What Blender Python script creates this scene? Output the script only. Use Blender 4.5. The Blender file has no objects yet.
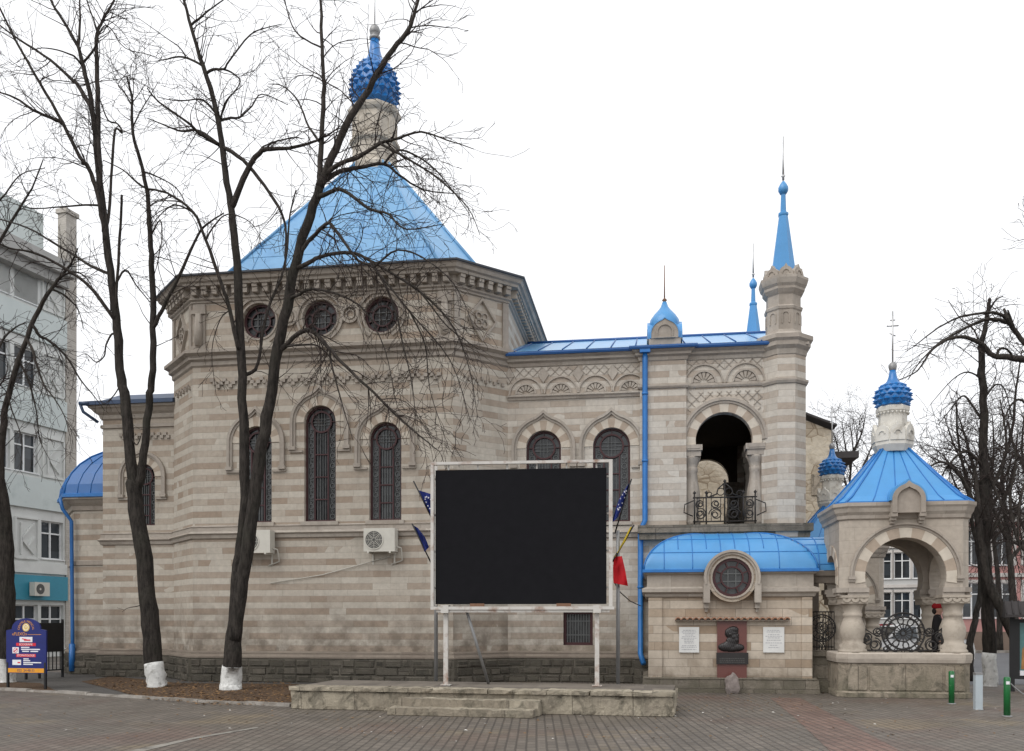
import bpy, bmesh, math, random
from mathutils import Vector, Matrix
from mathutils.geometry import tessellate_polygon
PI = math.pi
S = bpy.context.scene
COL = S.collection

# ------------------------------------------------------------------ camera model
F = 900.0; CX = 512.0; HY = 620.0; EYE = 1.6
YAW = math.radians(8.56)
FW = Vector((-math.sin(YAW), math.cos(YAW), 0)); RT = Vector((math.cos(YAW), math.sin(YAW), 0))
def pt(px, py, d):
    return FW*d + RT*((px-CX)/F*d) + Vector((0, 0, EYE + (HY-py)/F*d))
def at(px, py, Y):
    k = FW + RT*((px-CX)/F); t = Y/k.y
    return pt(px, py, t)

cam_d = bpy.data.cameras.new('camera'); cam = bpy.data.objects.new('camera', cam_d); COL.objects.link(cam)
cam.location = (0, 0, EYE); cam.rotation_euler = (PI/2, 0, YAW)
cam_d.sensor_width = 36; cam_d.lens = 36*F/1024; cam_d.shift_y = (HY-375.5)/1024
cam_d.clip_start = 0.1; cam_d.clip_end = 3000
S.camera = cam

# ------------------------------------------------------------------ materials
class N:
    def __init__(s, name):
        s.m = bpy.data.materials.new(name); s.m.use_nodes = True
        s.t = s.m.node_tree; s.b = s.t.nodes['Principled BSDF']
    def new(s, ty, **kw):
        n = s.t.nodes.new(ty)
        for k, v in kw.items(): setattr(n, k, v)
        return n
    def put(s, sock, v):
        if hasattr(v, 'is_output') or isinstance(v, bpy.types.NodeSocket): s.t.links.new(v, sock)
        else: sock.default_value = v
    def M(s, op, a, b=0.0, c=0.0, clamp=False):
        n = s.new('ShaderNodeMath', operation=op, use_clamp=clamp)
        s.put(n.inputs[0], a); s.put(n.inputs[1], b); s.put(n.inputs[2], c)
        return n.outputs[0]
    def mix(s, f, a, b, blend='MIX'):
        n = s.new('ShaderNodeMix', data_type='RGBA', blend_type=blend)
        s.put(n.inputs[0], f)
        s.put(n.inputs[6], c4(a) if isinstance(a, tuple) else a)
        s.put(n.inputs[7], c4(b) if isinstance(b, tuple) else b)
        return n.outputs[2]
    def uv(s):
        n = s.new('ShaderNodeUVMap', uv_map='UVMap'); return n.outputs[0]
    def sep(s, v):
        n = s.new('ShaderNodeSeparateXYZ'); s.put(n.inputs[0], v); return n.outputs
    def comb(s, x, y, z=0.0):
        n = s.new('ShaderNodeCombineXYZ')
        for i, v in enumerate((x, y, z)): s.put(n.inputs[i], v)
        return n.outputs[0]
    def pos(s):
        return s.new('ShaderNodeNewGeometry').outputs['Position']
    def obj(s):
        return s.new('ShaderNodeTexCoord').outputs['Object']
    def scale(s, v, sc):
        n = s.new('ShaderNodeVectorMath', operation='MULTIPLY'); s.put(n.inputs[0], v); n.inputs[1].default_value = sc; return n.outputs[0]
    def noise(s, v, sc, det=4, rough=.55, dist=0.0):
        n = s.new('ShaderNodeTexNoise'); s.put(n.inputs['Vector'], v)
        n.inputs['Scale'].default_value = sc; n.inputs['Detail'].default_value = det
        n.inputs['Roughness'].default_value = rough; n.inputs['Distortion'].default_value = dist
        return n.outputs[0]
    def wn(s, v, d='2D'):
        n = s.new('ShaderNodeTexWhiteNoise', noise_dimensions=d); s.put(n.inputs['Vector'], v); return n.outputs[0]
    def ramp(s, f, lo, hi, a=0.0, b=1.0):
        n = s.new('ShaderNodeMapRange'); s.put(n.inputs[0], f)
        n.inputs[1].default_value = lo; n.inputs[2].default_value = hi; n.inputs[3].default_value = a; n.inputs[4].default_value = b
        return n.outputs[0]
    def bump(s, h, strength=.3, dist=.02):
        n = s.new('ShaderNodeBump'); s.put(n.inputs['Height'], h)
        n.inputs['Strength'].default_value = strength; n.inputs['Distance'].default_value = dist
        s.t.links.new(n.outputs[0], s.b.inputs['Normal'])
    def out(s, col, rough=.8, spec=.3, metal=0.0):
        s.put(s.b.inputs['Base Color'], c4(col) if isinstance(col, tuple) else col)
        s.put(s.b.inputs['Roughness'], rough); s.b.inputs['Specular IOR Level'].default_value = spec
        s.b.inputs['Metallic'].default_value = metal
        return s.m
def c4(c): return (c[0], c[1], c[2], 1.0)

def stone(name, light, light2, dark, row=.158, wid=.58, dens=.72, banded=True, soot=.5, grime=None, seed=0.0, mortar=.75, blots=False):
    n = N(name); u, v, _ = n.sep(n.uv())
    vr = n.M('DIVIDE', v, row); r = n.M('FLOOR', vr)
    rr = n.wn(n.comb(r, 3.3+seed))
    uo = n.M('ADD', n.M('DIVIDE', u, wid), n.M('MULTIPLY', rr, 5.0))
    # uneven brick lengths
    uo = n.M('ADD', uo, n.M('MULTIPLY', n.M('SINE', n.M('MULTIPLY', uo, 2.1)), .22))
    c = n.M('FLOOR', uo); fu = n.M('FRACT', uo); fv = n.M('FRACT', vr)
    rnd = n.wn(n.comb(c, r)); rnd2 = n.wn(n.comb(n.M('ADD', c, 71.3), r))
    big = n.noise(n.comb(u, v), .35, 3)
    if banded:
        band = n.M('FLOORED_MODULO', r, 2.0)
        band = n.M('GREATER_THAN', band, .5)
        sel = n.M('LESS_THAN', rnd, n.ramp(big, .35, .65, dens-.35, dens+.25))
        f = n.M('MULTIPLY', band, n.M('MULTIPLY', sel, n.ramp(rnd2, 0, 1, .45, 1.0)))
    else:
        f = n.M('POWER', rnd, 1.6)
    lt = n.mix(n.ramp(rnd2, .1, .9), light, light2)
    col = n.mix(f, lt, dark)
    # fine mottling, soot, streaks
    P = n.comb(u, v)
    col = n.mix(1.0, col, n.comb3(n.ramp(n.noise(P, 9, 5, .65), .25, .75, .86, 1.12)), 'MULTIPLY')
    st = n.noise(n.comb(n.M('MULTIPLY', u, 2.6), n.M('MULTIPLY', v, .35)), 1.0, 5, .6)
    col = n.mix(n.ramp(st, .5, .8, 0, soot*.55), col, tuple(x*.42 for x in light))
    blot = n.noise(P, .9, 6, .62, .6)
    col = n.mix(n.ramp(blot, .55, .8, 0, soot*.6), col, (.17, .145, .12))
    if blots:
        b2 = n.noise(n.comb(n.M('MULTIPLY', u, 3.5), n.M('MULTIPLY', v, 2.0)), 1.3, 7, .7, .8)
        col = n.mix(n.ramp(b2, .48, .66, 0, .85), col, (.085, .078, .06))
    if grime:
        zz = n.sep(n.pos())[2]
        g = n.M('MULTIPLY', n.ramp(zz, grime[0], grime[1], 1, 0), n.ramp(n.noise(P, 2.2, 6, .65), .35, .62), clamp=True)
        col = n.mix(g, col, grime[2])
    eu = n.M('MULTIPLY', n.M('MINIMUM', fu, n.M('SUBTRACT', 1.0, fu)), wid)
    ev = n.M('MULTIPLY', n.M('MINIMUM', fv, n.M('SUBTRACT', 1.0, fv)), row)
    e = n.M('MINIMUM', eu, ev)
    mj = n.ramp(e, .002, .009)
    col = n.mix(mj, n.mix(mortar, col, (.20, .17, .14)), col)
    n.bump(n.M('ADD', n.M('MULTIPLY', mj, .6), n.M('MULTIPLY', n.noise(P, 26, 4, .7), .5)), .35 if not blots else .9, .012 if not blots else .04)
    return n.out(col, .88, .2)
def comb3(s, v): return s.comb(v, v, v)
N.comb3 = comb3

def plain(name, col, rough=.6, spec=.4, metal=0.0, var=.12, sc=6.0, bump=0.0, dirt=None, bsc=30):
    n = N(name); P = n.pos()
    k = n.ramp(n.noise(P, sc, 5, .6), .25, .75, 1-var, 1+var)
    c = n.mix(1.0, col, n.comb3(k), 'MULTIPLY')
    if dirt:
        c = n.mix(n.ramp(n.noise(P, dirt[1], 6, .65), dirt[2], dirt[2]+.15, 0, dirt[3]), c, dirt[0])
    if bump: n.bump(n.noise(P, bsc, 4, .65), bump, .02)
    return n.out(c, rough, spec, metal)

L1, L2, DK = (.520, .478, .412), (.472, .425, .362), (.335, .265, .206)
M = {}
M['wall'] = stone('banded_limestone', L1, L2, DK, soot=.65, dens=.98, mortar=.35, grime=(.6, 2.4, (.14, .115, .09)))
M['wallR'] = stone('banded_limestone_grey', (.545, .507, .450), (.495, .452, .396), (.375, .31, .252), seed=4.0, dens=.85, mortar=.4, grime=(.6, 2.2, (.14, .12, .09)))
M['chap'] = stone('patched_limestone', (.57, .50, .415), (.49, .42, .34), (.35, .265, .19), seed=9.0, row=.185, wid=.7, dens=.8, soot=.7, grime=(.2, 1.1, (.2, .16, .12)))
M['kio'] = stone('smooth_limestone', (.46, .41, .35), (.43, .38, .325), (.40, .35, .295), seed=12.0, row=.27, wid=.75, banded=False, soot=.8, mortar=.22)
M['trim'] = stone('weathered_trim_stone', (.435, .393, .342), (.39, .348, .302), (.335, .292, .25), row=5.0, wid=.9, banded=False, soot=1.0, mortar=.4)
M['trimdark'] = stone('sooty_trim_stone', (.23, .195, .16), (.2, .17, .14), (.17, .14, .115), row=5.0, wid=.8, banded=False, soot=1.0, mortar=.4)
M['vl'] = plain('light_voussoir', (.54, .485, .41), .85, .2, var=.12, sc=5, bump=.2)
M['vd'] = plain('dark_voussoir', (.39, .32, .255), .85, .2, var=.14, sc=5, bump=.2)
M['white'] = plain('whitewashed_stone', (.62, .6, .55), .85, .2, var=.12, sc=7, dirt=((.25, .22, .18), 3.5, .52, .7))
M['plinth'] = stone('rough_plinth_stone', (.125, .112, .092), (.088, .079, .065), (.05, .046, .038), row=.26, wid=.42, banded=False, soot=1.2, mortar=.5, blots=True)
M['kcol'] = plain('smooth_column_stone', (.42, .37, .31), .88, .2, var=.12, sc=3, dirt=((.24, .205, .165), 2.0, .5, .7), bump=.3)
M['lantern'] = plain('pale_lantern_stone', (.50, .455, .39), .88, .2, var=.12, sc=4, dirt=((.24, .21, .17), 2.6, .5, .75), bump=.2)
M['rust'] = stone('pitted_stone', (.38, .325, .26), (.33, .28, .22), (.25, .21, .16), row=.75, wid=1.2, banded=False, soot=1.2, blots=True, grime=(0, .8, (.13, .12, .085)))
M['moss'] = stone('mossy_stone', (.25, .215, .175), (.2, .175, .145), (.13, .115, .09), row=.3, wid=.6, banded=False, soot=1.2, grime=(0, .9, (.12, .108, .08)), blots=True)
M['stage'] = stone('pale_rough_limestone', (.41, .365, .285), (.35, .31, .24), (.26, .225, .175), row=.6, wid=1.3, banded=False, soot=1.7, mortar=.5, blots=True)
M['stagetop'] = stone('damp_stage_paving', (.20, .175, .145), (.16, .14, .12), (.12, .105, .09), row=.5, wid=.5, banded=False, soot=1.0, mortar=.7)
M['blue'] = plain('blue_sheet_metal', (.145, .335, .56), .34, .5, var=.1, sc=2.2, dirt=((.08, .25, .50), 1.2, .5, .6), bump=.25, bsc=1.6)
M['bluepale'] = plain('weathered_pale_blue_sheet_metal', (.065, .26, .54), .32, .5, var=.1, sc=1.5, dirt=((.09, .29, .56), 1.1, .5, .6), bump=.2, bsc=2.2)
M['bluedeep'] = plain('deep_blue_sheet_metal', (.02, .13, .38), .35, .5, var=.1, sc=2)
M['bluegut'] = plain('dark_blue_gutter_paint', (.022, .10, .30), .4, .5)
M['bluepipe'] = plain('blue_pipe_paint', (.02, .16, .46), .4, .5, var=.15)
M['blueonion'] = plain('deep_blue_dome_paint', (.016, .15, .42), .28, .6, var=.15, sc=9)
M['darkmetal'] = plain('dark_grey_flashing', (.045, .05, .06), .5, .4)
M['slate'] = plain('dark_blue_grey_sheet', (.035, .065, .13), .4, .5)
M['blueshine'] = plain('glossy_blue_roof_sheet', (.10, .30, .55), .3, .6, var=.1, sc=2)
M['lead'] = plain('grey_roof_sheet', (.36, .42, .5), .3, .6, var=.08, sc=2)
M['maroon'] = plain('maroon_window_paint', (.052, .016, .018), .5, .4)
M['muntin'] = plain('dull_window_grille', (.105, .11, .11), .5, .4)
def glassm(name, col, rough, sc):
    n = N(name); u, v, _ = n.sep(n.uv())
    c = n.wn(n.comb(n.M('FLOOR', n.M('MULTIPLY', u, sc)), n.M('FLOOR', n.M('MULTIPLY', v, sc))))
    k = n.mix(1.0, col, n.comb3(n.ramp(c, 0, 1, .5, 1.6)), 'MULTIPLY')
    n.bump(n.noise(n.uv(), 3, 2), .12, .03)
    return n.out(k, rough, .5)
M['glass'] = glassm('dark_leaded_glass', (.032, .034, .036), .12, 9)
M['pane'] = glassm('dark_window_pane', (.03, .036, .042), .06, 1.3)
M['iron'] = plain('black_wrought_iron', (.018, .016, .015), .55, .4)
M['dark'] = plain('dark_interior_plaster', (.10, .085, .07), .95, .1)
M['bark'] = None
def barkm(name, col, col2):
    n = N(name); P = n.pos()
    st = n.noise(n.scale(P, (9, 9, 2.2)), 1.6, 6, .65)
    c = n.mix(n.ramp(st, .35, .65), col, col2)
    c = n.mix(n.ramp(n.noise(P, 1.3, 3), .5, .75, 0, .5), c, (.045, .045, .034))
    n.bump(n.M('ADD', st, n.M('MULTIPLY', n.noise(n.scale(P, (16, 16, 3)), 2.2, 3, .7), .8)), 1.0, .05)
    return n.out(c, .9, .15)
M['bark'] = barkm('grey_brown_bark', (.02, .0175, .0155), (.058, .050, .044))
M['limb'] = barkm('grey_limb_bark', (.028, .024, .021), (.075, .064, .057))
M['twig'] = plain('twig_bark', (.04, .031, .028), .9, .15, var=.2)
M['wash'] = plain('lime_whitewash', (.62, .62, .60), .9, .15, var=.2, sc=12, bump=.8, dirt=((.16, .15, .13), 7, .53, .7))
M['screen'] = plain('black_led_panel', (.011, .011, .013), .9, .08, var=.1)
M['frame'] = plain('rusty_white_steel', (.52, .50, .47), .5, .4, var=.08, dirt=((.24, .13, .08), 3.2, .52, .85))
M['rustm'] = plain('rusted_steel', (.2, .11, .07), .8, .3, var=.2)
M['grey'] = plain('grey_galvanised_steel', (.26, .26, .26), .45, .5, metal=.4)
M['green'] = plain('green_gloss_paint', (.008, .12, .03), .35, .5, var=.1, dirt=((.45, .5, .45), 9, .68, .5))
M['palegrey'] = plain('pale_grey_post_paint', (.38, .43, .46), .5, .4, var=.08)
M['acw'] = plain('aged_white_plastic', (.58, .56, .5), .5, .4, var=.06)
M['acd'] = plain('dark_fan_grille', (.09, .09, .085), .6, .3)
M['granite'] = plain('polished_red_granite', (.14, .05, .042), .3, .5, var=.25, sc=60)
M['bronze'] = plain('dark_bronze', (.035, .032, .032), .38, .6, metal=.5, var=.15)
M['marble'] = plain('white_marble', (.68, .68, .66), .4, .5, var=.06)
M['ink'] = plain('faint_engraved_grey', (.4, .4, .42), .7, .2)
M['tile'] = plain('terracotta_tile', (.36, .20, .13), .8, .3, var=.2, sc=12)
M['boulder'] = plain('pinkish_grey_boulder', (.23, .195, .18), .85, .3, var=.2, sc=9, bump=.7, bsc=14)
M['eu'] = plain('navy_flag_cloth', (.012, .022, .13), .8, .2)
M['yel'] = plain('yellow_cloth', (.62, .45, .03), .8, .2)
M['red'] = plain('red_cloth', (.55, .018, .025), .8, .2)
M['hatred'] = plain('dark_red_wool', (.26, .016, .02), .9, .1)
M['signblue'] = plain('sign_navy_board', (.010, .018, .14), .4, .4)
M['signor'] = plain('sign_orange', (.72, .32, .03), .5, .3)
M['signred'] = plain('sign_red', (.62, .03, .05), .5, .3)
M['signw'] = plain('sign_white', (.75, .75, .78), .5, .3)
M['signg'] = plain('sign_gold', (.72, .5, .1), .5, .3)
M['black'] = plain('black_paint', (.012, .012, .013), .5, .4)
M['skin'] = plain('skin', (.45, .26, .19), .6, .3)
M['coat'] = plain('black_coat', (.014, .013, .014), .85, .2)
M['carred'] = plain('red_car_paint', (.45, .015, .02), .25, .6)
M['carwhite'] = plain('white_car_paint', (.7, .7, .7), .25, .6)
M['tyre'] = plain('black_rubber', (.02, .02, .02), .8, .3)
M['alu'] = plain('silver_alloy', (.5, .5, .5), .35, .5, metal=.7)
M['lampred'] = plain('red_lamp_plastic', (.5, .01, .01), .3, .5)
M['panelA'] = plain('pale_green_panel', (.56, .61, .60), .7, .3, var=.05, sc=1.5, dirt=((.3, .36, .35), 1.4, .55, .35))
M['panelW'] = plain('white_concrete_panel', (.63, .64, .62), .75, .25, var=.06, sc=2, dirt=((.4, .4, .38), 1.8, .55, .4))
M['concr'] = plain('grey_concrete', (.40, .395, .38), .85, .2, var=.12, sc=2, dirt=((.12, .11, .1), 2.0, .52, .7))
M['pvc'] = plain('white_window_frame', (.75, .76, .76), .4, .4)
M['teal'] = plain('teal_fascia', (.035, .24, .34), .4, .4, var=.06)
M['pierb'] = stone('pale_brick', (.50, .47, .43), (.46, .43, .39), (.42, .39, .35), row=.1, wid=.3, banded=False, soot=.4, mortar=.4)
def rubble():
    n = N('rubble_masonry'); uv = n.uv()
    v = n.new('ShaderNodeTexVoronoi', feature='DISTANCE_TO_EDGE'); n.put(v.inputs['Vector'], n.scale(uv, (1, 1.5, 1))); v.inputs['Scale'].default_value = 2.0
    v2 = n.new('ShaderNodeTexVoronoi'); n.put(v2.inputs['Vector'], n.scale(uv, (1, 1.5, 1))); v2.inputs['Scale'].default_value = 2.0
    c = n.mix(n.sep(v2.outputs['Color'])[0], (.47, .41, .32), (.34, .28, .21))
    c = n.mix(n.ramp(n.noise(uv, .7, 5, .6), .46, .58), c, (.52, .46, .37))
    c = n.mix(n.ramp(v.outputs['Distance'], .0, .05), n.mix(n.ramp(n.noise(uv, .7, 5, .6), .46, .58), (.2, .15, .1), (.5, .43, .33)), c)
    c = n.mix(1.0, c, n.comb3(n.ramp(n.noise(uv, 6, 5, .7), .2, .8, .75, 1.2)), 'MULTIPLY')
    n.bump(n.M('ADD', v.outputs['Distance'], n.noise(uv, 9)), .5, .05)
    return n.out(c, .95, .1)
M['rubble'] = rubble()
M['roofdark'] = plain('dark_bitumen_roof', (.05, .045, .045), .8, .3)
M['pink'] = plain('pink_stucco', (.50, .27, .25), .85, .2, var=.06, sc=1)
M['cream'] = plain('pale_stucco', (.56, .53, .5), .85, .2, var=.06, sc=1, dirt=((.4, .37, .34), .8, .5, .5))
M['greyst'] = plain('grey_stucco', (.47, .47, .46), .85, .2, var=.08, sc=1)
M['brownst'] = plain('brown_stone_base', (.2, .15, .12), .85, .2, var=.15, sc=2)
def paving(name='worn_clay_paving', tint=(1, 1, 1)):
    n = N(name); P = n.pos(); x, y, _ = n.sep(P)
    a = math.radians(7)
    u = n.M('ADD', n.M('MULTIPLY', x, math.cos(a)), n.M('MULTIPLY', y, math.sin(a)))
    v = n.M('SUBTRACT', n.M('MULTIPLY', y, math.cos(a)), n.M('MULTIPLY', x, math.sin(a)))
    W, H = .13, .26
    ur = n.M('DIVIDE', u, W); c = n.M('FLOOR', ur)
    vr = n.M('ADD', n.M('DIVIDE', v, H), n.M('MULTIPLY', n.M('FLOORED_MODULO', c, 2.0), .5)); r = n.M('FLOOR', vr)
    rnd = n.wn(n.comb(c, r))
    fu = n.M('FRACT', ur); fv = n.M('FRACT', vr)
    e = n.M('MINIMUM', n.M('MULTIPLY', n.M('MINIMUM', fu, n.M('SUBTRACT', 1.0, fu)), W), n.M('MULTIPLY', n.M('MINIMUM', fv, n.M('SUBTRACT', 1.0, fv)), H))
    base = n.mix(rnd, (.098, .088, .078), (.132, .118, .105))
    pat = n.noise(n.comb(u, n.M('MULTIPLY', v, 1.0)), .3, 4, .6)
    base = n.mix(n.ramp(pat, .52, .66, 0, .7), base, (.145, .092, .078))
    base = n.mix(n.ramp(n.noise(n.comb(n.M('ADD', u, 31.0), v), .45, 4, .6), .56, .68, 0, .7), base, (.165, .135, .092))
    base = n.mix(n.ramp(n.noise(n.comb(u, v), 1.2, 6, .65), .42, .7, 0, .6), base, (.06, .055, .049))
    base = n.mix(1.0, base, n.comb3(n.ramp(n.noise(P, 14, 5, .7), .2, .8, .75, 1.25)), 'MULTIPLY')
    base = n.mix(1.0, base, tuple(q*k_ for q, k_ in zip(tint, (1.22, 1.17, 1.10))), 'MULTIPLY')
    j = n.ramp(e, .006, .02)
    col = n.mix(j, n.mix(.72, base, (.04, .035, .03)), base)
    n.bump(n.M('ADD', j, n.M('MULTIPLY', n.noise(P, 18, 4, .7), .6)), .5, .012)
    rough = n.ramp(n.noise(P, .6, 4), .35, .65, .42, .75)
    return n.out(col, rough, .4)
M['paving'] = paving()
M['redpaving'] = paving('reddish_clay_paving', (1.22, .92, .88))
M['palepaving'] = plain('pale_flush_kerb', (.24, .225, .2), .85, .2, var=.3, sc=5, dirt=((.1, .09, .08), 3, .48, .8))
M['asphalt'] = plain('old_asphalt', (.08, .075, .07), .8, .3, var=.2, sc=1.2, dirt=((.06, .055, .05), 1.2, .5, .7), bump=.5, bsc=60)
M['road'] = plain('grey_road', (.12, .123, .13), .75, .3, var=.12, sc=.8, bump=.3, bsc=60)
M['kerb'] = plain('worn_kerb', (.28, .26, .235), .85, .2, var=.25, sc=3, dirt=((.13, .11, .09), 2.5, .48, .8), bump=.4)
M['soil'] = plain('leafy_brown_soil', (.085, .058, .04), .95, .1, var=.4, sc=14, dirt=((.15, .095, .06), 9, .52, .8), bump=1.0, bsc=30)
M['leaf'] = plain('dry_leaf', (.2, .12, .06), .9, .1, var=.4, sc=5)
M['paper'] = plain('pale_litter', (.6, .58, .54), .9, .1)
M['poster'] = plain('teal_poster', (.08, .2, .2), .35, .5, var=.2)
M['ochre'] = plain('ochre_print', (.35, .17, .05), .4, .5, var=.3)

# ------------------------------------------------------------------ mesh builder
class MB:
    def __init__(s): s.v = []; s.f = []; s.i = []; s.sm = []
    def add(s, vs, fs, mi=0, sm=False):
        o = len(s.v); s.v += [Vector(p) for p in vs]
        for f in fs: s.f.append([o+k for k in f]); s.i.append(mi); s.sm.append(sm)
    def box(s, x0, x1, y0, y1, z0, z1, mi=0):
        s.add([(x0,y0,z0),(x1,y0,z0),(x1,y1,z0),(x0,y1,z0),(x0,y0,z1),(x1,y0,z1),(x1,y1,z1),(x0,y1,z1)],
              [(0,3,2,1),(4,5,6,7),(0,1,5,4),(1,2,6,5),(2,3,7,6),(3,0,4,7)], mi)
    def obox(s, fr, u0, u1, z0, z1, w0, w1, mi=0):
        c = [fr(u0,z0,w1),fr(u1,z0,w1),fr(u1,z0,w0),fr(u0,z0,w0),fr(u0,z1,w1),fr(u1,z1,w1),fr(u1,z1,w0),fr(u0,z1,w0)]
        s.add(c, [(0,3,2,1),(4,5,6,7),(0,1,5,4),(1,2,6,5),(2,3,7,6),(3,0,4,7)], mi)
    def extr(s, fr, poly, w0, w1, mi=0, back=False):
        n = len(poly); a = sum(poly[i][0]*poly[(i+1)%n][1]-poly[(i+1)%n][0]*poly[i][1] for i in range(n))
        if a < 0: poly = poly[::-1]
        v = [fr(u, z, w1) for u, z in poly] + [fr(u, z, w0) for u, z in poly]
        fs = [list(range(n))] + [(i, n+i, n+(i+1)%n, (i+1)%n) for i in range(n)]
        if back: fs.append([n+i for i in range(n-1, -1, -1)])
        s.add(v, fs, mi)
    def bar(s, fr, p, q, wd, w0, w1, mi=0):
        d = Vector((q[0]-p[0], q[1]-p[1])); 
        if d.length < 1e-6: return
        d.normalize(); t = Vector((-d.y, d.x))*wd/2
        s.extr(fr, [(p[0]-t.x,p[1]-t.y),(q[0]-t.x,q[1]-t.y),(q[0]+t.x,q[1]+t.y),(p[0]+t.x,p[1]+t.y)], w0, w1, mi)
    def panel(s, fr, outline, holes, depth, mi=0, w=0.0, back=False, rev=None, reveals=True):
        loops = [outline]+list(holes)
        tri = tessellate_polygon([[Vector((a, b, 0)) for a, b in l] for l in loops])
        flat = [p for l in loops for p in l]
        def orient(ix, flip):
            a, b, c = (flat[k] for k in ix)
            cr = (b[0]-a[0])*(c[1]-a[1])-(c[0]-a[0])*(b[1]-a[1])
            ix = list(ix) if cr > 0 else list(ix)[::-1]
            return ix[::-1] if flip else ix
        s.add([fr(u, z, w) for u, z in flat], [orient(t, False) for t in tri], mi)
        if back: s.add([fr(u, z, w-depth) for u, z in flat], [orient(t, True) for t in tri], mi)
        if reveals:
            for h in holes:
                n = len(h); v = [fr(a, b, w) for a, b in h]+[fr(a, b, w-depth) for a, b in h]
                ar = sum(h[i][0]*h[(i+1)%n][1]-h[(i+1)%n][0]*h[i][1] for i in range(n))
                fs = [(i, (i+1)%n, n+(i+1)%n, n+i) for i in range(n)]
                if ar < 0: fs = [f[::-1] for f in fs]
                s.add(v, fs, mi if rev is None else rev)
    def sweep(s, plan, prof, closed=True, mi=0, cap=True):
        n = len(plan); P = [Vector((p[0], p[1])) for p in plan]; off = []
        for i in range(n):
            a = P[i-1] if (closed or i > 0) else None; b = P[(i+1) % n] if (closed or i < n-1) else None
            def nn(p, q): d = (q-p).normalized(); return Vector((d.y, -d.x))
            if a is None: m = nn(P[i], b)
            elif b is None: m = nn(a, P[i])
            else:
                n1, n2 = nn(a, P[i]), nn(P[i], b); m = (n1+n2); m = m/ max(.3, m.dot(n1))
            off.append(m)
        k = len(prof); vs = []
        for i in range(n):
            for (o, z) in prof: vs.append((P[i].x+off[i].x*o, P[i].y+off[i].y*o, z))
        fs = []
        for i in range(n if closed else n-1):
            j = (i+1) % n
            for q in range(k-1): fs.append((i*k+q, j*k+q, j*k+q+1, i*k+q+1))
        if not closed and cap:
            fs.append([q for q in range(k)]); fs.append([(n-1)*k+q for q in range(k-1, -1, -1)])
        s.add(vs, fs, mi)
    def lathe(s, x, y, prof, n=16, rot=0.0, mi=0, sm=True, sx=1.0, sy=1.0):
        k = len(prof); vs = []; fs = []
        for i in range(n):
            a = rot+2*PI*i/n
            for r, z in prof: vs.append((x+r*math.cos(a)*sx, y+r*math.sin(a)*sy, z))
        for i in range(n):
            j = (i+1) % n
            for q in range(k-1): fs.append((i*k+q, j*k+q, j*k+q+1, i*k+q+1))
        if prof[0][0] > 1e-4: fs.append([i*k for i in range(n-1, -1, -1)])
        if prof[-1][0] > 1e-4: fs.append([i*k+k-1 for i in range(n)])
        s.add(vs, fs, mi, sm)
    def tube(s, pts, rad, n=6, mi=0, cap=True, sm=True):
        pts = [Vector(p) for p in pts]; m = len(pts)
        if m < 2: return
        rad = rad if isinstance(rad, (list, tuple)) else [rad]*m
        vs = []; up = None
        for i in range(m):
            d = (pts[min(i+1, m-1)]-pts[max(i-1, 0)])
            if d.length < 1e-9: d = Vector((0, 0, 1))
            d.normalize()
            if up is None:
                up = d.cross(Vector((0, 1, .01))); 
                if up.length < .05: up = d.cross(Vector((1, 0, 0)))
            up = up - d*up.dot(d)
            if up.length < 1e-5: up = d.orthogonal()
            up.normalize(); b = d.cross(up)
            for k in range(n):
                a = 2*PI*k/n; vs.append(pts[i]+(up*math.cos(a)+b*math.sin(a))*rad[i])
        fs = [(i*n+k, i*n+(k+1) % n, (i+1)*n+(k+1) % n, (i+1)*n+k) for i in range(m-1) for k in range(n)]
        if cap: fs.append(list(range(n-1, -1, -1))); fs.append([(m-1)*n+k for k in range(n)])
        s.add(vs, fs, mi, sm)
    def ring(s, fr, cu, cz, r0, r1, a0, a1, w0, w1, n=24, mis=(0,), per=1):
        for i in range(n):
            p, q = a0+(a1-a0)*i/n, a0+(a1-a0)*(i+1)/n
            pol = [(cu+r0*math.cos(p), cz+r0*math.sin(p)), (cu+r1*math.cos(p), cz+r1*math.sin(p)),
                   (cu+r1*math.cos(q), cz+r1*math.sin(q)), (cu+r0*math.cos(q), cz+r0*math.sin(q))]
            mi = mis[(i//per) % len(mis)]
            v = [fr(u, z, w1) for u, z in pol]+[fr(u, z, w0) for u, z in pol]
            fs = [(0,1,2,3),(1,5,6,2),(0,3,7,4)]
            if i == 0: fs.append((0,4,5,1))
            if i == n-1: fs.append((3,2,6,7))
            if a1 < a0: fs = [f[::-1] for f in fs]
            s.add(v, fs, mi)

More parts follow.
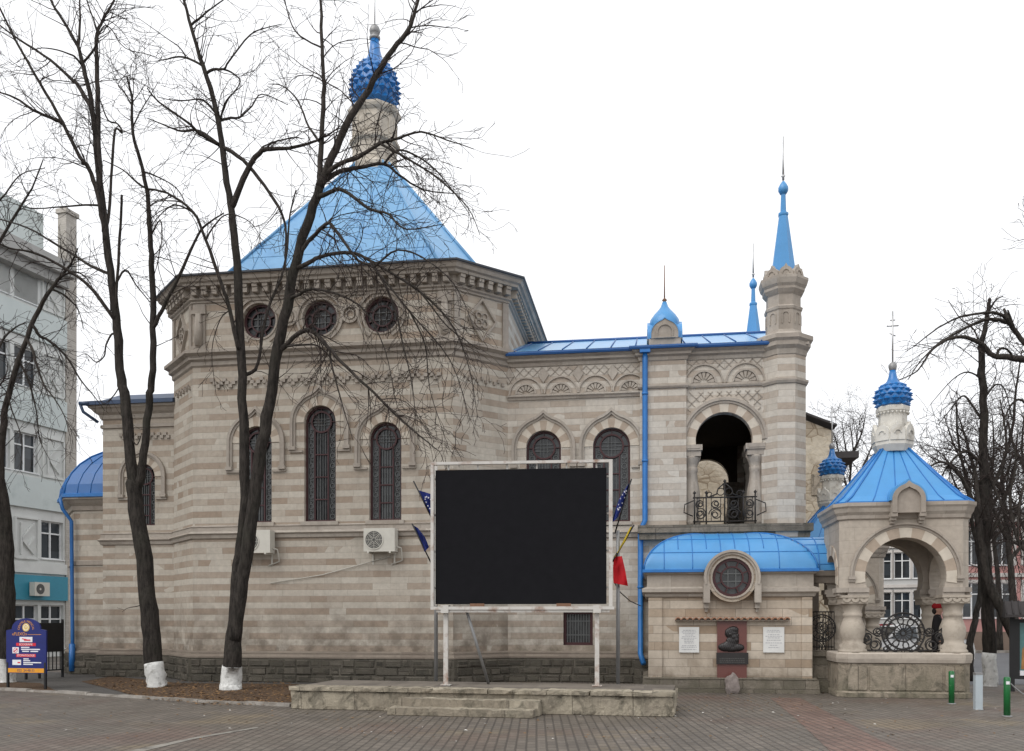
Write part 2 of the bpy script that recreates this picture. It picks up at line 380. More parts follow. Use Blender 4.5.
ORG = {}
def empty(name, loc):
    o = bpy.data.objects.new(name, None); COL.objects.link(o); o.location = loc
    o.empty_display_size = .2; ORG[o] = Vector(loc); return o
def obj(name, mb, mats, parent=None, loc=None, snap=None):
    if not isinstance(mats, (list, tuple)): mats = [mats]
    org = ORG.get(parent, Vector((0, 0, 0))) if parent else Vector(loc or (0, 0, 0))
    me = bpy.data.meshes.new(name)
    me.from_pydata([tuple(p-org) for p in mb.v], [], mb.f)
    for m in mats: me.materials.append(M[m])
    me.polygons.foreach_set('material_index', mb.i); me.polygons.foreach_set('use_smooth', mb.sm)
    if len(mb.f) < 60000:
        uvl = me.uv_layers.new(name='UVMap')
        for p in me.polygons:
            n = p.normal
            if snap: n = max((snap.n, -snap.n, snap.u, -snap.u, Vector((0,0,1)), Vector((0,0,-1))), key=lambda q: q.dot(p.normal))
            if abs(n.z) > .97: t, b = Vector((1, 0, 0)), Vector((0, 1, 0))
            else:
                t = Vector((-n.y, n.x, 0)).normalized(); b = n.cross(t)
            for li in p.loop_indices:
                q = mb.v[me.loops[li].vertex_index]
                uvl.data[li].uv = (q.dot(t), q.dot(b))
    o = bpy.data.objects.new(name, me); COL.objects.link(o)
    if parent: o.parent = parent; ORG[o] = org
    else: o.location = org; ORG[o] = org
    return o
def tag(o, label=None, cat=None, group=None, kind=None):
    if label: o['label'] = label
    if cat: o['category'] = cat
    if group: o['group'] = group
    if kind: o['kind'] = kind
    return o
def thing(name, loc, label, cat, group=None):
    return tag(empty(name, loc), label, cat, group)
def copy_tree(o, parent=None):
    c = o.copy(); COL.objects.link(c)
    if parent: c.parent = parent
    for ch in list(o.children): copy_tree(ch, c)
    return c
class Fr:
    def __init__(s, p, u, n=None):
        s.p = Vector((p[0], p[1], 0)); s.u = Vector((u[0], u[1], 0)).normalized(); s.n = Vector((s.u.y, -s.u.x, 0))
    def __call__(s, u, z, w=0.0): return s.p + s.u*u + s.n*w + Vector((0, 0, z))
def arch(cu, z0, zs, r, n=16):
    return [(cu-r, z0), (cu+r, z0)] + [(cu+r*math.cos(PI*i/n), zs+r*math.sin(PI*i/n)) for i in range(n+1)]
def circ(cu, cz, r, n=28): return [(cu+r*math.cos(2*PI*i/n), cz+r*math.sin(2*PI*i/n)) for i in range(n)]
def ogee(cu, zs, r, tip, n=20):
    """arc from right springing to left springing with a small pointed crown"""
    out = []
    for i in range(n+1):
        a = PI*i/n; x, z = r*math.cos(a), r*math.sin(a)
        k = max(0, 1-abs(a-PI/2)/.32)
        out.append((cu+x*(1-.15*k), zs+z+tip*k**1.6))
    return out
def strip2(mb, fr, A, B, w0, w1, mi=0):
    """solid strip between two polylines of equal length"""
    n = len(A); v = [fr(*p, w1) for p in A]+[fr(*p, w1) for p in B]+[fr(*p, w0) for p in A]+[fr(*p, w0) for p in B]
    fs = []
    for i in range(n-1):
        fs += [(i, i+1, n+i+1, n+i), (n+i, n+i+1, 3*n+i+1, 3*n+i), (i+1, i, 2*n+i, 2*n+i+1)]
    fs += [(0, n, 3*n, 2*n), (2*n-1, n-1, 3*n-1, 4*n-1)]
    c = (A[n//2][0]-B[n//2][0], A[n//2][1]-B[n//2][1])
    mb.add(v, fs, mi)
def text_into(mb, fr, s, cu, cz, h, w, mi=0, maxw=None, arcr=None):
    cu_d = bpy.data.curves.new('txt', 'FONT'); cu_d.body = s; cu_d.size = h*1.35; cu_d.align_x = 'CENTER'; cu_d.align_y = 'CENTER'
    o = bpy.data.objects.new('txt', cu_d); COL.objects.link(o)
    dg = bpy.context.evaluated_depsgraph_get(); me = o.evaluated_get(dg).to_mesh()
    vs = [v.co.copy() for v in me.vertices]; fs = [list(p.vertices) for p in me.polygons]
    o.evaluated_get(dg).to_mesh_clear(); bpy.data.objects.remove(o); bpy.data.curves.remove(cu_d)
    if not vs: return
    wd = max(v.x for v in vs)-min(v.x for v in vs); k = 1.0 if not maxw or wd <= maxw else maxw/wd
    if arcr:
        V = [(cu+(arcr+v.y)*math.sin(v.x*k/arcr), cz+(arcr+v.y)*math.cos(v.x*k/arcr)) for v in vs]
    else: V = [(cu+v.x*k, cz+v.y) for v in vs]
    mb.add([fr(a, b, w) for a, b in V], fs, mi)

# ------------------------------------------------------------------ world and light
SUN_EL, SUN_AZ = math.radians(48), math.radians(-35)     # high, veiled, behind the camera to the left
w = bpy.data.worlds.new('World'); S.world = w; w.use_nodes = True
nt = w.node_tree; bg = nt.nodes['Background']
sky = nt.nodes.new('ShaderNodeTexSky'); sky.sky_type = 'NISHITA'; sky.sun_disc = False
sky.sun_elevation = SUN_EL; sky.sun_rotation = PI + SUN_AZ*-1
mx = nt.nodes.new('ShaderNodeMix'); mx.data_type = 'RGBA'; mx.inputs[0].default_value = .93
nt.links.new(sky.outputs[0], mx.inputs[6]); mx.inputs[7].default_value = (10.9, 10.95, 11.1, 1)
nt.links.new(mx.outputs[2], bg.inputs[0]); bg.inputs[1].default_value = .1
sl = bpy.data.lights.new('sun', 'SUN'); sl.energy = 1.5; sl.angle = math.radians(50); sl.color = (1, .97, .93)
so = bpy.data.objects.new('sun', sl); COL.objects.link(so)
dirv = Vector((math.sin(SUN_AZ)*math.cos(SUN_EL), -math.cos(SUN_AZ)*math.cos(SUN_EL), math.sin(SUN_EL)))
so.rotation_euler = dirv.to_track_quat('Z', 'Y').to_euler()
so.location = dirv*40
S.view_settings.view_transform = 'Standard'; S.view_settings.look = 'None'
S.view_settings.exposure = 0.2; S.view_settings.gamma = 1.0
S.view_settings.use_curve_mapping = False

#__PARTS__
# ================================================================== CHURCH
church = thing('church', (-6, 24, 0), 'large banded limestone church with bright blue roofs and a tall studded blue dome', 'church')
x0, x1, x2, x3 = -12.94, -11.74, -4.80, -3.60
y0, y1, y2, y3 = 22.0, 23.2, 30.14, 31.34
OCT = [(x0,y1),(x1,y0),(x2,y0),(x3,y1),(x3,y2),(x2,y3),(x1,y3),(x0,y2)]
CXO, CYO = (x0+x3)/2, (y0+y3)/2
NY, NB = 23.2, 30.14
FRN = Fr((0, NY), (1, 0)); FRO = Fr((0, y0), (1, 0)); FRB = Fr((0, NB), (-1, 0))

def leaded(parent, fr, cu, z0, zs, r, depth, label=None):
    """arched church window: maroon frame > glass, grille"""
    m = MB(); o, i = arch(cu, z0, zs, r), arch(cu, z0+.05, zs, r-.05)
    m.panel(fr, o, [i], .05, w=-depth)
    rr = r*.62; cz = zs+.02
    m.ring(fr, cu, cz, rr-.022, rr+.022, 0, 2*PI, -depth-.02, -depth+.015, 28)
    for s in (-1, 1): m.bar(fr, (cu+s*r*.42, z0+.04), (cu+s*r*.42, cz-rr*.72), .035, -depth-.02, -depth+.01)
    k = 4
    for q in range(1, k): m.bar(fr, (cu-r*.42, z0+(cz-rr-z0)*q/k), (cu+r*.42, z0+(cz-rr-z0)*q/k), .03, -depth-.02, -depth+.008)
    for a in (45, 90, 135, 0, 180):
        a = math.radians(a); m.bar(fr, (cu+rr*math.cos(a), cz+rr*math.sin(a)), (cu+(r-.03)*math.cos(a), cz+(r-.03)*math.sin(a)), .022, -depth-.02, -depth+.006)
    wnd = obj('window', m, 'maroon', parent); 
    if label: wnd['label'] = label
    g = MB(); g.extr(fr, arch(cu, z0+.02, zs, r-.02), -depth-.06, -depth-.045); obj('glass', g, 'glass', wnd)
    b = MB(); wi = .013
    for q in (-.25, -.08, .08, .25): b.bar(fr, (cu+q*r, z0+.05), (cu+q*r, cz-rr-.03), wi, -depth-.04, -depth-.01)
    for s in (-1, 1):
        z = z0+.14
        while z < zs-.25*r:
            b.ring(fr, cu+s*r*.68, z, r*.12, r*.12+.016, 0, 2*PI, -depth-.04, -depth-.012, 10)
            b.ring(fr, cu+s*r*.68, z+.13, r*.05, r*.05+.013, 0, 2*PI, -depth-.04, -depth-.012, 8)
            z += .26
        b.bar(fr, (cu+s*r*.52, z0+.05), (cu+s*r*.52, zs-.1), wi, -depth-.04, -depth-.011)
        b.bar(fr, (cu+s*r*.84, z0+.05), (cu+s*r*.84, zs), wi, -depth-.04, -depth-.011)
    for q in (-.3, 0, .3):
        b.bar(fr, (cu+q*rr, cz-rr*.9), (cu+q*rr, cz+rr*.9), wi, -depth-.04, -depth-.01)
        b.bar(fr, (cu-rr*.9, cz+q*rr), (cu+rr*.9, cz+q*rr), wi, -depth-.04, -depth-.012)
    obj('grille', b, 'muntin', wnd)
    return wnd

def oculus(parent, fr, cu, cz, r, depth, cross=True):
    m = MB(); m.ring(fr, cu, cz, r-.06, r, 0, 2*PI, -depth-.03, -depth+.02, 32)
    m.ring(fr, cu, cz, r*.52, r*.60, 0, 2*PI, -depth-.03, -depth+.012, 28)
    for q in range(8):
        a = PI/8+q*PI/4; m.bar(fr, (cu+r*.58*math.cos(a), cz+r*.58*math.sin(a)), (cu+(r-.04)*math.cos(a), cz+(r-.04)*math.sin(a)), .028, -depth-.03, -depth+.01)
    wnd = obj('round_window', m, 'maroon', parent)
    g = MB(); g.extr(fr, circ(cu, cz, r-.02), -depth-.07, -depth-.05); obj('glass', g, 'glass', wnd)
    b = MB()
    for q in (-.2, .2):
        b.bar(fr, (cu+q*r, cz-r*.5), (cu+q*r, cz+r*.5), .022, -depth-.045, -depth-.01)
        b.bar(fr, (cu-r*.5, cz+q*r), (cu+r*.5, cz+q*r), .022, -depth-.045, -depth-.012)
    obj('grille', b, 'muntin', wnd); return wnd

def archivolt(wnd, fr, cu, zs, r, R, drop, tip=.16, w=.09, foot=True):
    mb_t, mb_v = MB(), MB()
    """voussoir ring r..R1, ogee hood moulding at R"""
    R1 = R-.12
    mb_v.ring(fr, cu, zs, r+.004, R1, 0, PI, 0, .02, 22, mis=(0, 1), per=2)
    n = 24; hood = [(cu+R, zs-drop)]+ogee(cu, zs, R, tip, n)+[(cu-R, zs-drop)]
    inn = [(cu+R-.13, zs-drop)]+ogee(cu, zs, R-.13, tip*.8, n)+[(cu-R+.13, zs-drop)]
    mid = [(cu+R-.07, zs-drop)]+ogee(cu, zs, R-.07, tip*.9, n)+[(cu-R+.07, zs-drop)]
    strip2(mb_t, fr, hood, mid, 0, w); strip2(mb_t, fr, mid, inn, 0, w*.55)
    if foot:
        for s in (-1, 1):
            mb_t.obox(fr, cu+s*(R-.06)-.09, cu+s*(R-.06)+.09, zs-drop-.09, zs-drop, 0, w+.02)
            a, b = sorted((cu+s*(r+.03), cu+s*(R+.03)))
            mb_t.obox(fr, a, b, zs-drop-.15, zs-drop-.095, 0, .055)
    obj('hood_moulding', mb_t, 'trim', wnd); obj('voussoirs', mb_v, ['vl', 'vd'], wnd)

# ---- octagon nave ---------------------------------------------------------------
mw = MB(); mt = MB(); mv = MB()
wins = [(-9.99, 6.18), (-8.27, 6.66), (-6.55, 6.18)]       # centre, springing
SILL = 4.12; WR = .42
octs = [(-9.91, 9.32), (-8.27, 9.32), (-6.65, 9.32)]
holes = [arch(c, SILL, zs, WR) for c, zs in wins] + [circ(c, z, .455) for c, z in octs]
mw.panel(FRO, [(x1,0),(x2,0),(x2,10.25),(x1,10.25)], holes, .2)
for i in (0, 2, 3, 4, 5, 6, 7):
    a, b = OCT[i], OCT[(i+1) % 8]; L = math.hypot(b[0]-a[0], b[1]-a[1])
    fr = Fr(a, (b[0]-a[0], b[1]-a[1]))
    mw.panel(fr, [(0,0),(L,0),(L,10.25),(0,10.25)], [], .2)
obj('octagon_wall', mw, 'wall', church)
for c, zs in wins:
    wd_ = leaded(church, FRO, c, SILL, zs, WR, .12); archivolt(wd_, FRO, c, zs, WR, .78, .62)
    mt = MB(); mt.obox(FRO, c-.5, c+.5, SILL-.1, SILL-.002, -.02, .07); obj('sill', mt, 'trim', wd_)
for c, z in octs:
    wd_ = oculus(church, FRO, c, z, .455, .12); mt = MB()
    mt.ring(FRO, c, z, .46, .505, 0, 2*PI, 0, .03, 36)
    mt.ring(FRO, c, z, .57, .63, math.radians(-62), math.radians(242), 0, .055, 36); obj('stone_surround', mt, 'trim', wd_)
for c in (-9.09, -7.46):
    mt = MB(); mt.ring(FRO, c, 9.36, .17, .23, 0, 2*PI, 0, .075, 22); mt.ring(FRO, c, 9.36, .09, .12, 0, 2*PI, 0, .04, 18); obj('roundel', mt, 'trim', church)
# corner pilasters and chamfer ornaments of the upper storey
for (fr, u) in ((FRO, x1+.2), (FRO, x2-.2)):
    mt = MB()
    mt.obox(fr, u-.16, u+.16, 8.62, 9.82, 0, .05); mt.obox(fr, u-.2, u+.2, 9.55, 9.65, .05, .1); mt.obox(fr, u-.2, u+.2, 8.62, 8.72, .05, .1)
    mt.lathe(fr(u, 0, .08).x, fr(u, 0, .08).y, [(.09, 8.72), (.11, 9.1), (.08, 9.55)], 10); obj('corner_pilaster', mt, 'trim', church)
cl = math.hypot(1.2, 1.2)
for i in (0, 2):
    a, b = OCT[i], OCT[i+1]; fr = Fr(a, (b[0]-a[0], b[1]-a[1]))
    cu, cz = cl/2, 9.25
    def dia(k): return [(cu+.46*k, cz), (cu, cz+.56*k), (cu-.46*k, cz), (cu, cz-.56*k), (cu+.46*k, cz)]
    mt = MB(); strip2(mt, fr, dia(1), dia(.86), 0, .08)
    for q in range(4):
        an = PI/4+q*PI/2; mt.ring(fr, cu+.13*math.cos(an), cz+.13*math.sin(an), .075, .11, 0, 2*PI, 0, .05, 12)
    obj('diamond_ornament', mt, 'trim', church)
    for u in (.1, cl-.1): mt = MB(); mt.obox(fr, u-.09, u+.09, 8.62, 9.82, 0, .05); obj('corner_pilaster', mt, 'trim', church)
    # sunk long panel edge on the lower storey
    mt = MB(); u = .3
    while u < cl-.3:
        for k in range(2): mt.obox(fr, u+.13*k, u+.13*k+.07, 7.72-.07*k, 7.80-.07*k, 0, .06)
        u += .26
    obj('chevron_course', mt, 'trim', church)
# stepped chevrons on the front
mt = MB()
u = x1+.5
while u < x2-.5:
    for k, dz in enumerate((0, -.08, -.16, -.08)): mt.obox(FRO, u+.085*k, u+.085*k+.1, 7.78+dz, 7.87+dz, 0, .06)
    u += .34
obj('chevron_course', mt, 'trim', church)
mt = MB()
mt.sweep(OCT, [(0, 8.18), (.05, 8.22), (.05, 8.32), (.13, 8.36), (.13, 8.44), (.24, 8.5), (.24, 8.58), (.03, 8.64), (0, 8.64)])
obj('string_course', mt, 'trim', church)
mt = MB()
mt.sweep(OCT, [(0, 3.70), (.05, 3.72), (.07, 3.80), (.12, 3.84), (.05, 3.90), (.04, 4.0), (.06, 4.02), (.0, 4.06)])
obj('sill_course', mt, 'trim', church)
# main cornice: bracket row under a deep moulding
mt = MB()
mt.sweep(OCT, [(0, 9.82), (.05, 9.85), (.05, 9.89), (.10, 9.92), (.10, 9.96), (0.08, 9.97)])
mt.sweep(OCT, [(.06, 9.97), (.07, 10.20), (.28, 10.21), (.30, 10.27), (.36, 10.30), (.40, 10.38), (.44, 10.40), (.44, 10.45), (.0, 10.5)])
for i in range(8):
    a, b = OCT[i], OCT[(i+1) % 8]; L = math.hypot(b[0]-a[0], b[1]-a[1]); fr = Fr(a, (b[0]-a[0], b[1]-a[1]))
    n = max(3, round(L/.275)); 
    for k in range(n):
        u = (k+.5)*L/n; mt.obox(fr, u-.07, u+.07, 10.0, 10.205, .06, .22)
        mt.obox(fr, u-.07, u+.07, 10.13, 10.205, .22, .25)
obj('cornice', mt, 'trim', church)
mt = MB(); mt.sweep(OCT, [(.445, 10.40), (.465, 10.42), (.465, 10.462), (-.8, 10.53), (-.8, 10.50)]); obj('eave_flashing', mt, 'darkmetal', church)
# roof: eight-sided tent with standing seams
def tent(name, plan, off, z0, cx, cy, r, z1, mat, parent, n_seam=.65, hips='blue', flare=0.0):
    m = MB(); n = len(plan)
    P = []
    for i in range(n):
        p = Vector((plan[i][0]-cx, plan[i][1]-cy)); L = p.length; P.append(p*(1+off/L))
    top = [p.normalized()*r for p in P]
    vs = [(cx+p.x, cy+p.y, z0) for p in P]+[(cx+p.x, cy+p.y, z1) for p in top]
    m.add(vs, [(i, (i+1) % n, n+(i+1) % n, n+i) for i in range(n)])
    ro = obj(name, m, mat, parent)
    s = MB()
    for i in range(n):
        a0, a1, b0, b1 = [Vector(v) for v in (vs[i], vs[(i+1) % n], vs[n+i], vs[n+(i+1) % n])]
        s.tube([a0+Vector((0,0,.02)), b0+Vector((0,0,.02))], .045*min(1, n_seam/.6), 6)
        L = (a1-a0).length; k = int(L/n_seam)
        nrm = (a1-a0).cross(b0-a0).normalized()
        for q in range(1, k):
            f = q/k
            # seams run straight up the slope and stop at the hip
            bm_ = (a0+a1)/2; tm = (b0+b1)/2; up = tm-bm_
            base = a0.lerp(a1, f); lat = abs(f-.5)*2; tl = (b1-b0).length/L
            fr_ = min(1, (1-lat)/max(1e-3, 1-tl)) if lat > tl else 1
            end = base+up*max(.02, fr_)
            s.tube([base+nrm*.008, end+nrm*.008], .011, 4)
        for q in (1, 2, 3, 4):
            if L < n_seam*2: continue
            f = q/5.0; p, q_ = a0.lerp(b0, f), a1.lerp(b1, f)
            s.tube([p+nrm*.004, q_+nrm*.004], .007, 3)
    obj('roof_seam', s, hips, ro)
    return ro
tent('roof', OCT, -.60, 10.50, CXO, CYO, .70, 15.35, 'blue', church, .8)
# lantern drum and studded onion
def onion(parent, cx, cy, zc, R, zb, ztop, n=22, rows=7, mat='blueonion', name='onion_dome', stud=.16):
    """onion profile with pyramid studs; zb base level, ztop neck end"""
    def rad(t):    # t 0..1 base to neck
        a = t*PI*.86
        return R*(.80*math.sin(.72+a*.80)**1.0*1.18 if t < .62 else 0)
    prof = []; H = ztop-zb
    ctrl = [(.62, 0), (.84, .07), (.98, .19), (1.0, .31), (.93, .45), (.77, .56), (.53, .65), (.35, .73), (.25, .84), (.19, 1.0)]
    prof = [(R*.93*r, zb+H*t) for r, t in ctrl]
    m = MB(); m.lathe(cx, cy, [(0, zb)]+prof+[(0, ztop)], 28)
    def R_at(t):
        for (r0, t0), (r1, t1) in zip(ctrl, ctrl[1:]):
            if t <= t1: return R*.93*(r0+(r1-r0)*(t-t0)/(t1-t0))
        return R*.2
    hs = .64/rows
    for k in range(rows):
        ta, tb = .03+hs*k, .03+hs*(k+1); tm = (ta+tb)/2
        ra, rb, rm = R_at(ta), R_at(tb), R_at(tm)
        for q in range(n):
            a = 2*PI*(q+.5*(k % 2))/n; da = PI/n
            P = lambda r, t, an: (cx+r*math.cos(an), cy+r*math.sin(an), zb+H*t)
            v = [P(ra+.005, ta, a), P(rm+.005, tm, a+da), P(rb+.005, tb, a), P(rm+.005, tm, a-da), P(rm+R*stud*(.35+.65*rm/R), tm-.006, a)]
            m.add(v, [(0,1,4),(1,2,4),(2,3,4),(3,0,4)])
    return obj(name, m, mat, parent)
def cross(parent, cx, cy, z0, h, w, r=.02):
    m = MB(); m.tube([(cx,cy,z0),(cx,cy,z0+h)], r, 6)
    zc = z0+h*.72
    m.tube([(cx-w,cy,zc),(cx+w,cy,zc)], r, 6); m.tube([(cx-w*.5,cy,zc-h*.14),(cx+w*.5,cy,zc-h*.2)], r*.8, 5); m.tube([(cx-w*.45,cy,zc+h*.11),(cx+w*.45,cy,zc+h*.11)], r*.8, 5)
    return obj('cross', m, 'alu', parent)
def drum_ring(m, cx, cy, r, z0, z1, n=8, rot=PI/8):
    m.lathe(cx, cy, [(r, z0), (r, z1)], n, rot, sm=False)
m = MB(); ra = PI/8
m.lathe(CXO, CYO, [(.80, 14.9), (.80, 15.35), (.72, 15.40), (.68, 15.46), (.68, 16.05), (.72, 16.08), (.76, 16.14), (.76, 16.20), (.69, 16.23), (.69, 16.92), (.73, 16.95), (.78, 17.00), (.81, 17.07), (.81, 17.14), (.64, 17.18)], 8, ra, sm=False)
for k in range(8):
    a = 2*PI*k/8; fr = Fr((CXO+.69*math.cos(PI/8)*math.cos(a), CYO+.69*math.cos(PI/8)*math.sin(a)), (-math.sin(a), math.cos(a)))
    m.ring(fr, 0, 16.66, .13, .18, 0, PI, 0, .03, 10)
    for s_ in (-.155, .155): m.obox(fr, s_-.025, s_+.025, 16.32, 16.66, 0, .03)
    for q in range(5): m.obox(fr, -.24+q*.11, -.19+q*.11, 16.09, 16.19, .04, .09)
dr = obj('lantern_drum', m, 'lantern', church)
on = onion(church, CXO, CYO, 18, .745, 17.2, 19.4, 17, 6, stud=.19)
m = MB(); m.lathe(CXO, CYO, [(.14, 19.38), (.17, 19.42), (.17, 19.47), (.07, 19.5), (.15, 19.58), (.17, 19.67), (.13, 19.78), (.04, 19.86)], 14); obj('finial', m, 'grey', on)
cross(church, CXO, CYO, 19.8, 1.6, .3)
# ---- left wing and apse ----------------------------------------------------------
WX, WY = -15.2, 23.4; FRW = Fr((0, WY), (1, 0))
m = MB(); mt = MB(); mv = MB()
WC = -13.98
m.panel(FRW, [(WX,0),(x0,0),(x0,7.5),(WX,7.5)], [arch(WC, 4.25, 5.62, .36)], .2)
fr = Fr((WX, 30.0), (0, -1)); m.panel(fr, [(0,0),(6.6,0),(6.6,7.5),(0,7.5)], [], .2)
obj('side_wing_wall', m, 'wall', church)
wd_ = leaded(church, FRW, WC, 4.25, 5.62, .36, .12); archivolt(wd_, FRW, WC, 5.62, .36, .70, .5, tip=.05)
for k in range(8):
    for q, dz in enumerate((0, -.08)): mt.obox(FRW, WC-.7+k*.19+.09*q, WC-.7+k*.19+.09*q+.1, 6.75+dz, 6.84+dz, 0, .05)
obj('chevron_course', mt, 'trim', church); mt = MB()
PLW = [(WX, 30.0), (WX, WY), (x0+.05, WY)]
mt.sweep(PLW, [(0, 6.98), (.05, 7.0), (.05, 7.08), (0, 7.1)], False)
mt.sweep(PLW, [(0, 7.22), (.05, 7.26), (.08, 7.36), (.16, 7.42), (.22, 7.5), (.28, 7.54), (.28, 7.62), (0, 7.66)], False)
mt.sweep(PLW, [(0, 3.70), (.05, 3.72), (.07, 3.80), (.12, 3.84), (.05, 3.90), (.04, 4.0), (.06, 4.02), (0, 4.06)], False)
APS = [(-15.2, 29.0), (-16.75, 29.0), (-17.55, 28.0), (-17.55, 25.3), (-16.75, 24.35), (-15.2, 24.35)]
ma = MB()
for a, b in zip(APS, APS[1:]):
    L = math.hypot(b[0]-a[0], b[1]-a[1]); ma.panel(Fr(a, (b[0]-a[0], b[1]-a[1])), [(0,0),(L,0),(L,5.1),(0,5.1)], [], .2)
obj('apse_wall', ma, 'wall', church)
mt.sweep(APS, [(0, 4.8), (.05, 4.83), (.07, 4.95), (.17, 5.03), (.24, 5.11), (.28, 5.13), (.28, 5.23), (0, 5.25)], False)
mt.sweep(APS, [(0, 3.20), (.05, 3.22), (.05, 3.34), (0, 3.36)], False)
obj('side_moulding', mt, 'trim', church)
m = MB(); m.sweep(PLW, [(.285, 7.60), (.36, 7.60), (.36, 7.70), (.1, 7.74), (-.3, 8.0)], False)
m.add([(WX-.3, WY-.3, 7.72), (x0+.1, WY-.3, 7.72), (x0+.1, 26.7, 8.6), (WX-.3, 26.7, 8.6)], [(0,1,2,3)])
m.tube([(WX-.2, WY-.32, 7.64), (WX-.48, WY-.36, 7.64)], .06, 8); m.tube([(WX-.46, WY-.36, 7.64), (WX-.4, WY-.3, 7.42), (WX-.05, WY-.15, 7.15)], .045, 8)
obj('side_wing_gutter', m, 'slate', church)
# apse half dome
m = MB(); nA = 8; rows = []
for q in range(nA+1):
    f = q/nA; k = math.cos(f*PI/2*.93); z = 5.23+1.75*math.sin(f*PI/2)
    c = Vector((-15.2, 26.67)); row = []
    for (px_, py_) in [(APS[0][0], APS[0][1]+.28), (-16.87, 29.28), (-17.83, 28.1), (-17.83, 25.2), (-16.87, 24.07), (-15.2, 24.07)]:
        row.append((c.x+(px_-c.x)*k, c.y+(py_-c.y)*k, z))
    rows.append(row)
for r0, r1 in zip(rows, rows[1:]):
    for i in range(5): m.add([r0[i], r0[i+1], r1[i+1], r1[i]], [(0,1,2,3)])
ad = obj('apse_roof', m, 'bluedeep', church)
s = MB()
for i in range(6): s.tube([Vector(r[i])+Vector((0,0,.015)) for r in rows], .022, 5)
for i in range(5):
    for f in (.25, .5, .75): s.tube([Vector(r[i]).lerp(Vector(r[i+1]), f)+Vector((0,-.005,.01)) for r in rows], .011, 4)
s.sweep([(p[0], p[1]) for p in rows[0]], [(-.02, 5.17), (.05, 5.19), (.05, 5.28), (-.02, 5.31)], False)
obj('roof_seam', s, 'bluepipe', ad)
m = MB(); m.tube([(-16.95, 24.0, 5.15), (-16.9, 24.05, 4.85), (-16.72, 24.2, 4.5), (-16.7, 24.22, 1.2), (-16.7, 24.22, .2)], .052, 10); m.tube([(-16.7, 24.2, .1), (-16.7, 24.2, .9)], .085, 10); obj('drainpipe', m, 'bluedeep', church)
# ---- long wing, belfry and corner turret -----------------------------------------------
PILx0, PILx1 = -.19, .97; TX, TR = 3.38, .555
BC = at(724, 445, NY).x; BZ = 6.08; BR = .70; BH = .92
HW = 8.42; NX1 = 3.75
wn2 = [(at(543.5, 450, NY).x, 6.06, .455), (at(611.5, 450, NY).x, 6.06, .475)]
gx = at(578, 630, NY).x
a0 = -math.asin(.1/BR)
belf = [(BC-BH, 4.0), (BC+BH, 4.0), (BC+BH, BZ-.05), (BC+BR*math.cos(a0), BZ-.05)]+[(BC+BR*math.cos(a0+(PI-2*a0)*i/20), BZ+.05+BR*math.sin(a0+(PI-2*a0)*i/20)) for i in range(1, 20)]+[(BC-BR*math.cos(a0), BZ-.05), (BC-BH, BZ-.05)]
m = MB()
m.panel(FRN, [(x3,0),(NX1,0),(NX1,HW),(x3,HW)], [arch(c, 4.12, zs, r) for c, zs, r in wn2]+[[(gx-.38,.95),(gx+.38,.95),(gx+.38,1.82),(gx-.38,1.82)], belf], .25)
fr = Fr((NX1, NY), (0, 1)); m.panel(fr, [(0,0),(NB-NY,0),(NB-NY,HW),(0,HW)], [], .2)
def mir(l): return [(-u, z) for u, z in l]
m.panel(FRB, [(-NX1,0),(-x3,0),(-x3,HW),(-NX1,HW)], [mir(belf)], .25)
m.obox(FRN, PILx0, PILx1, 0, HW, -.1, .10)
obj('long_wing_wall', m, 'wallR', church)
# belfry room
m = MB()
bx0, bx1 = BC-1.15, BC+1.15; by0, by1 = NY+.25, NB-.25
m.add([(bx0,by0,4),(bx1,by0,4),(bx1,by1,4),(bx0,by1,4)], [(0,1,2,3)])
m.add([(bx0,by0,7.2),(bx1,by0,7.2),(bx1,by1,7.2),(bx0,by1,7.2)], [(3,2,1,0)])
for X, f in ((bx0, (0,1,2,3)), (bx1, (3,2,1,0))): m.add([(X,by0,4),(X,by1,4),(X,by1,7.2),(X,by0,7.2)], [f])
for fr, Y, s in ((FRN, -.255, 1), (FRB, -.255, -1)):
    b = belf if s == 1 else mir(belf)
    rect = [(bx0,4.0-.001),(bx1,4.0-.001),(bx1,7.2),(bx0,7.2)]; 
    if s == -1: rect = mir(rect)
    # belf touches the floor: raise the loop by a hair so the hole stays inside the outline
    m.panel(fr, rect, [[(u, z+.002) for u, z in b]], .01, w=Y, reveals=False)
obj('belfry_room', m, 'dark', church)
def baluster(m, x, y, z0, z1, r, n=18):
    h = z1-z0
    prof = [(1.15,0),(1.15,.05),(1.0,.07),(1.05,.13),(.86,.17),(.98,.24),(1.12,.33),(1.05,.43),(.82,.55),(.72,.66),(.80,.68),(.80,.72),(.72,.735),(.88,.78),(1.12,.84),(1.16,.86)]
    m.lathe(x, y, [(r*a, z0+h*b) for a, b in prof], n)
    m.box(x-r*1.12, x+r*1.12, y-r*1.12, y+r*1.12, z0+h*.86, z0+h*.93)
    m.box(x-r*1.3, x+r*1.3, y-r*1.3, y+r*1.3, z0+h*.93, z1)
m = MB()
for s in (-1, 1):
    for Y in (NY+.12, NB-.12):
        m = MB(); baluster(m, BC+s*.80, Y+(.1 if Y < 25 else -.1), 4.0, BZ-.05, .205)
        if Y < 25: m.obox(FRN, BC+s*.80-.2, BC+s*.80+.2, BZ-.15, BZ-.052, -.02, .06)
        obj('belfry_column', m, 'trim', church)
m = MB(); baluster(m, BC+.92, NY+2.2, 4.0, BZ+.1, .22); obj('belfry_column', m, 'trim', church)
m = MB(); mv = MB()
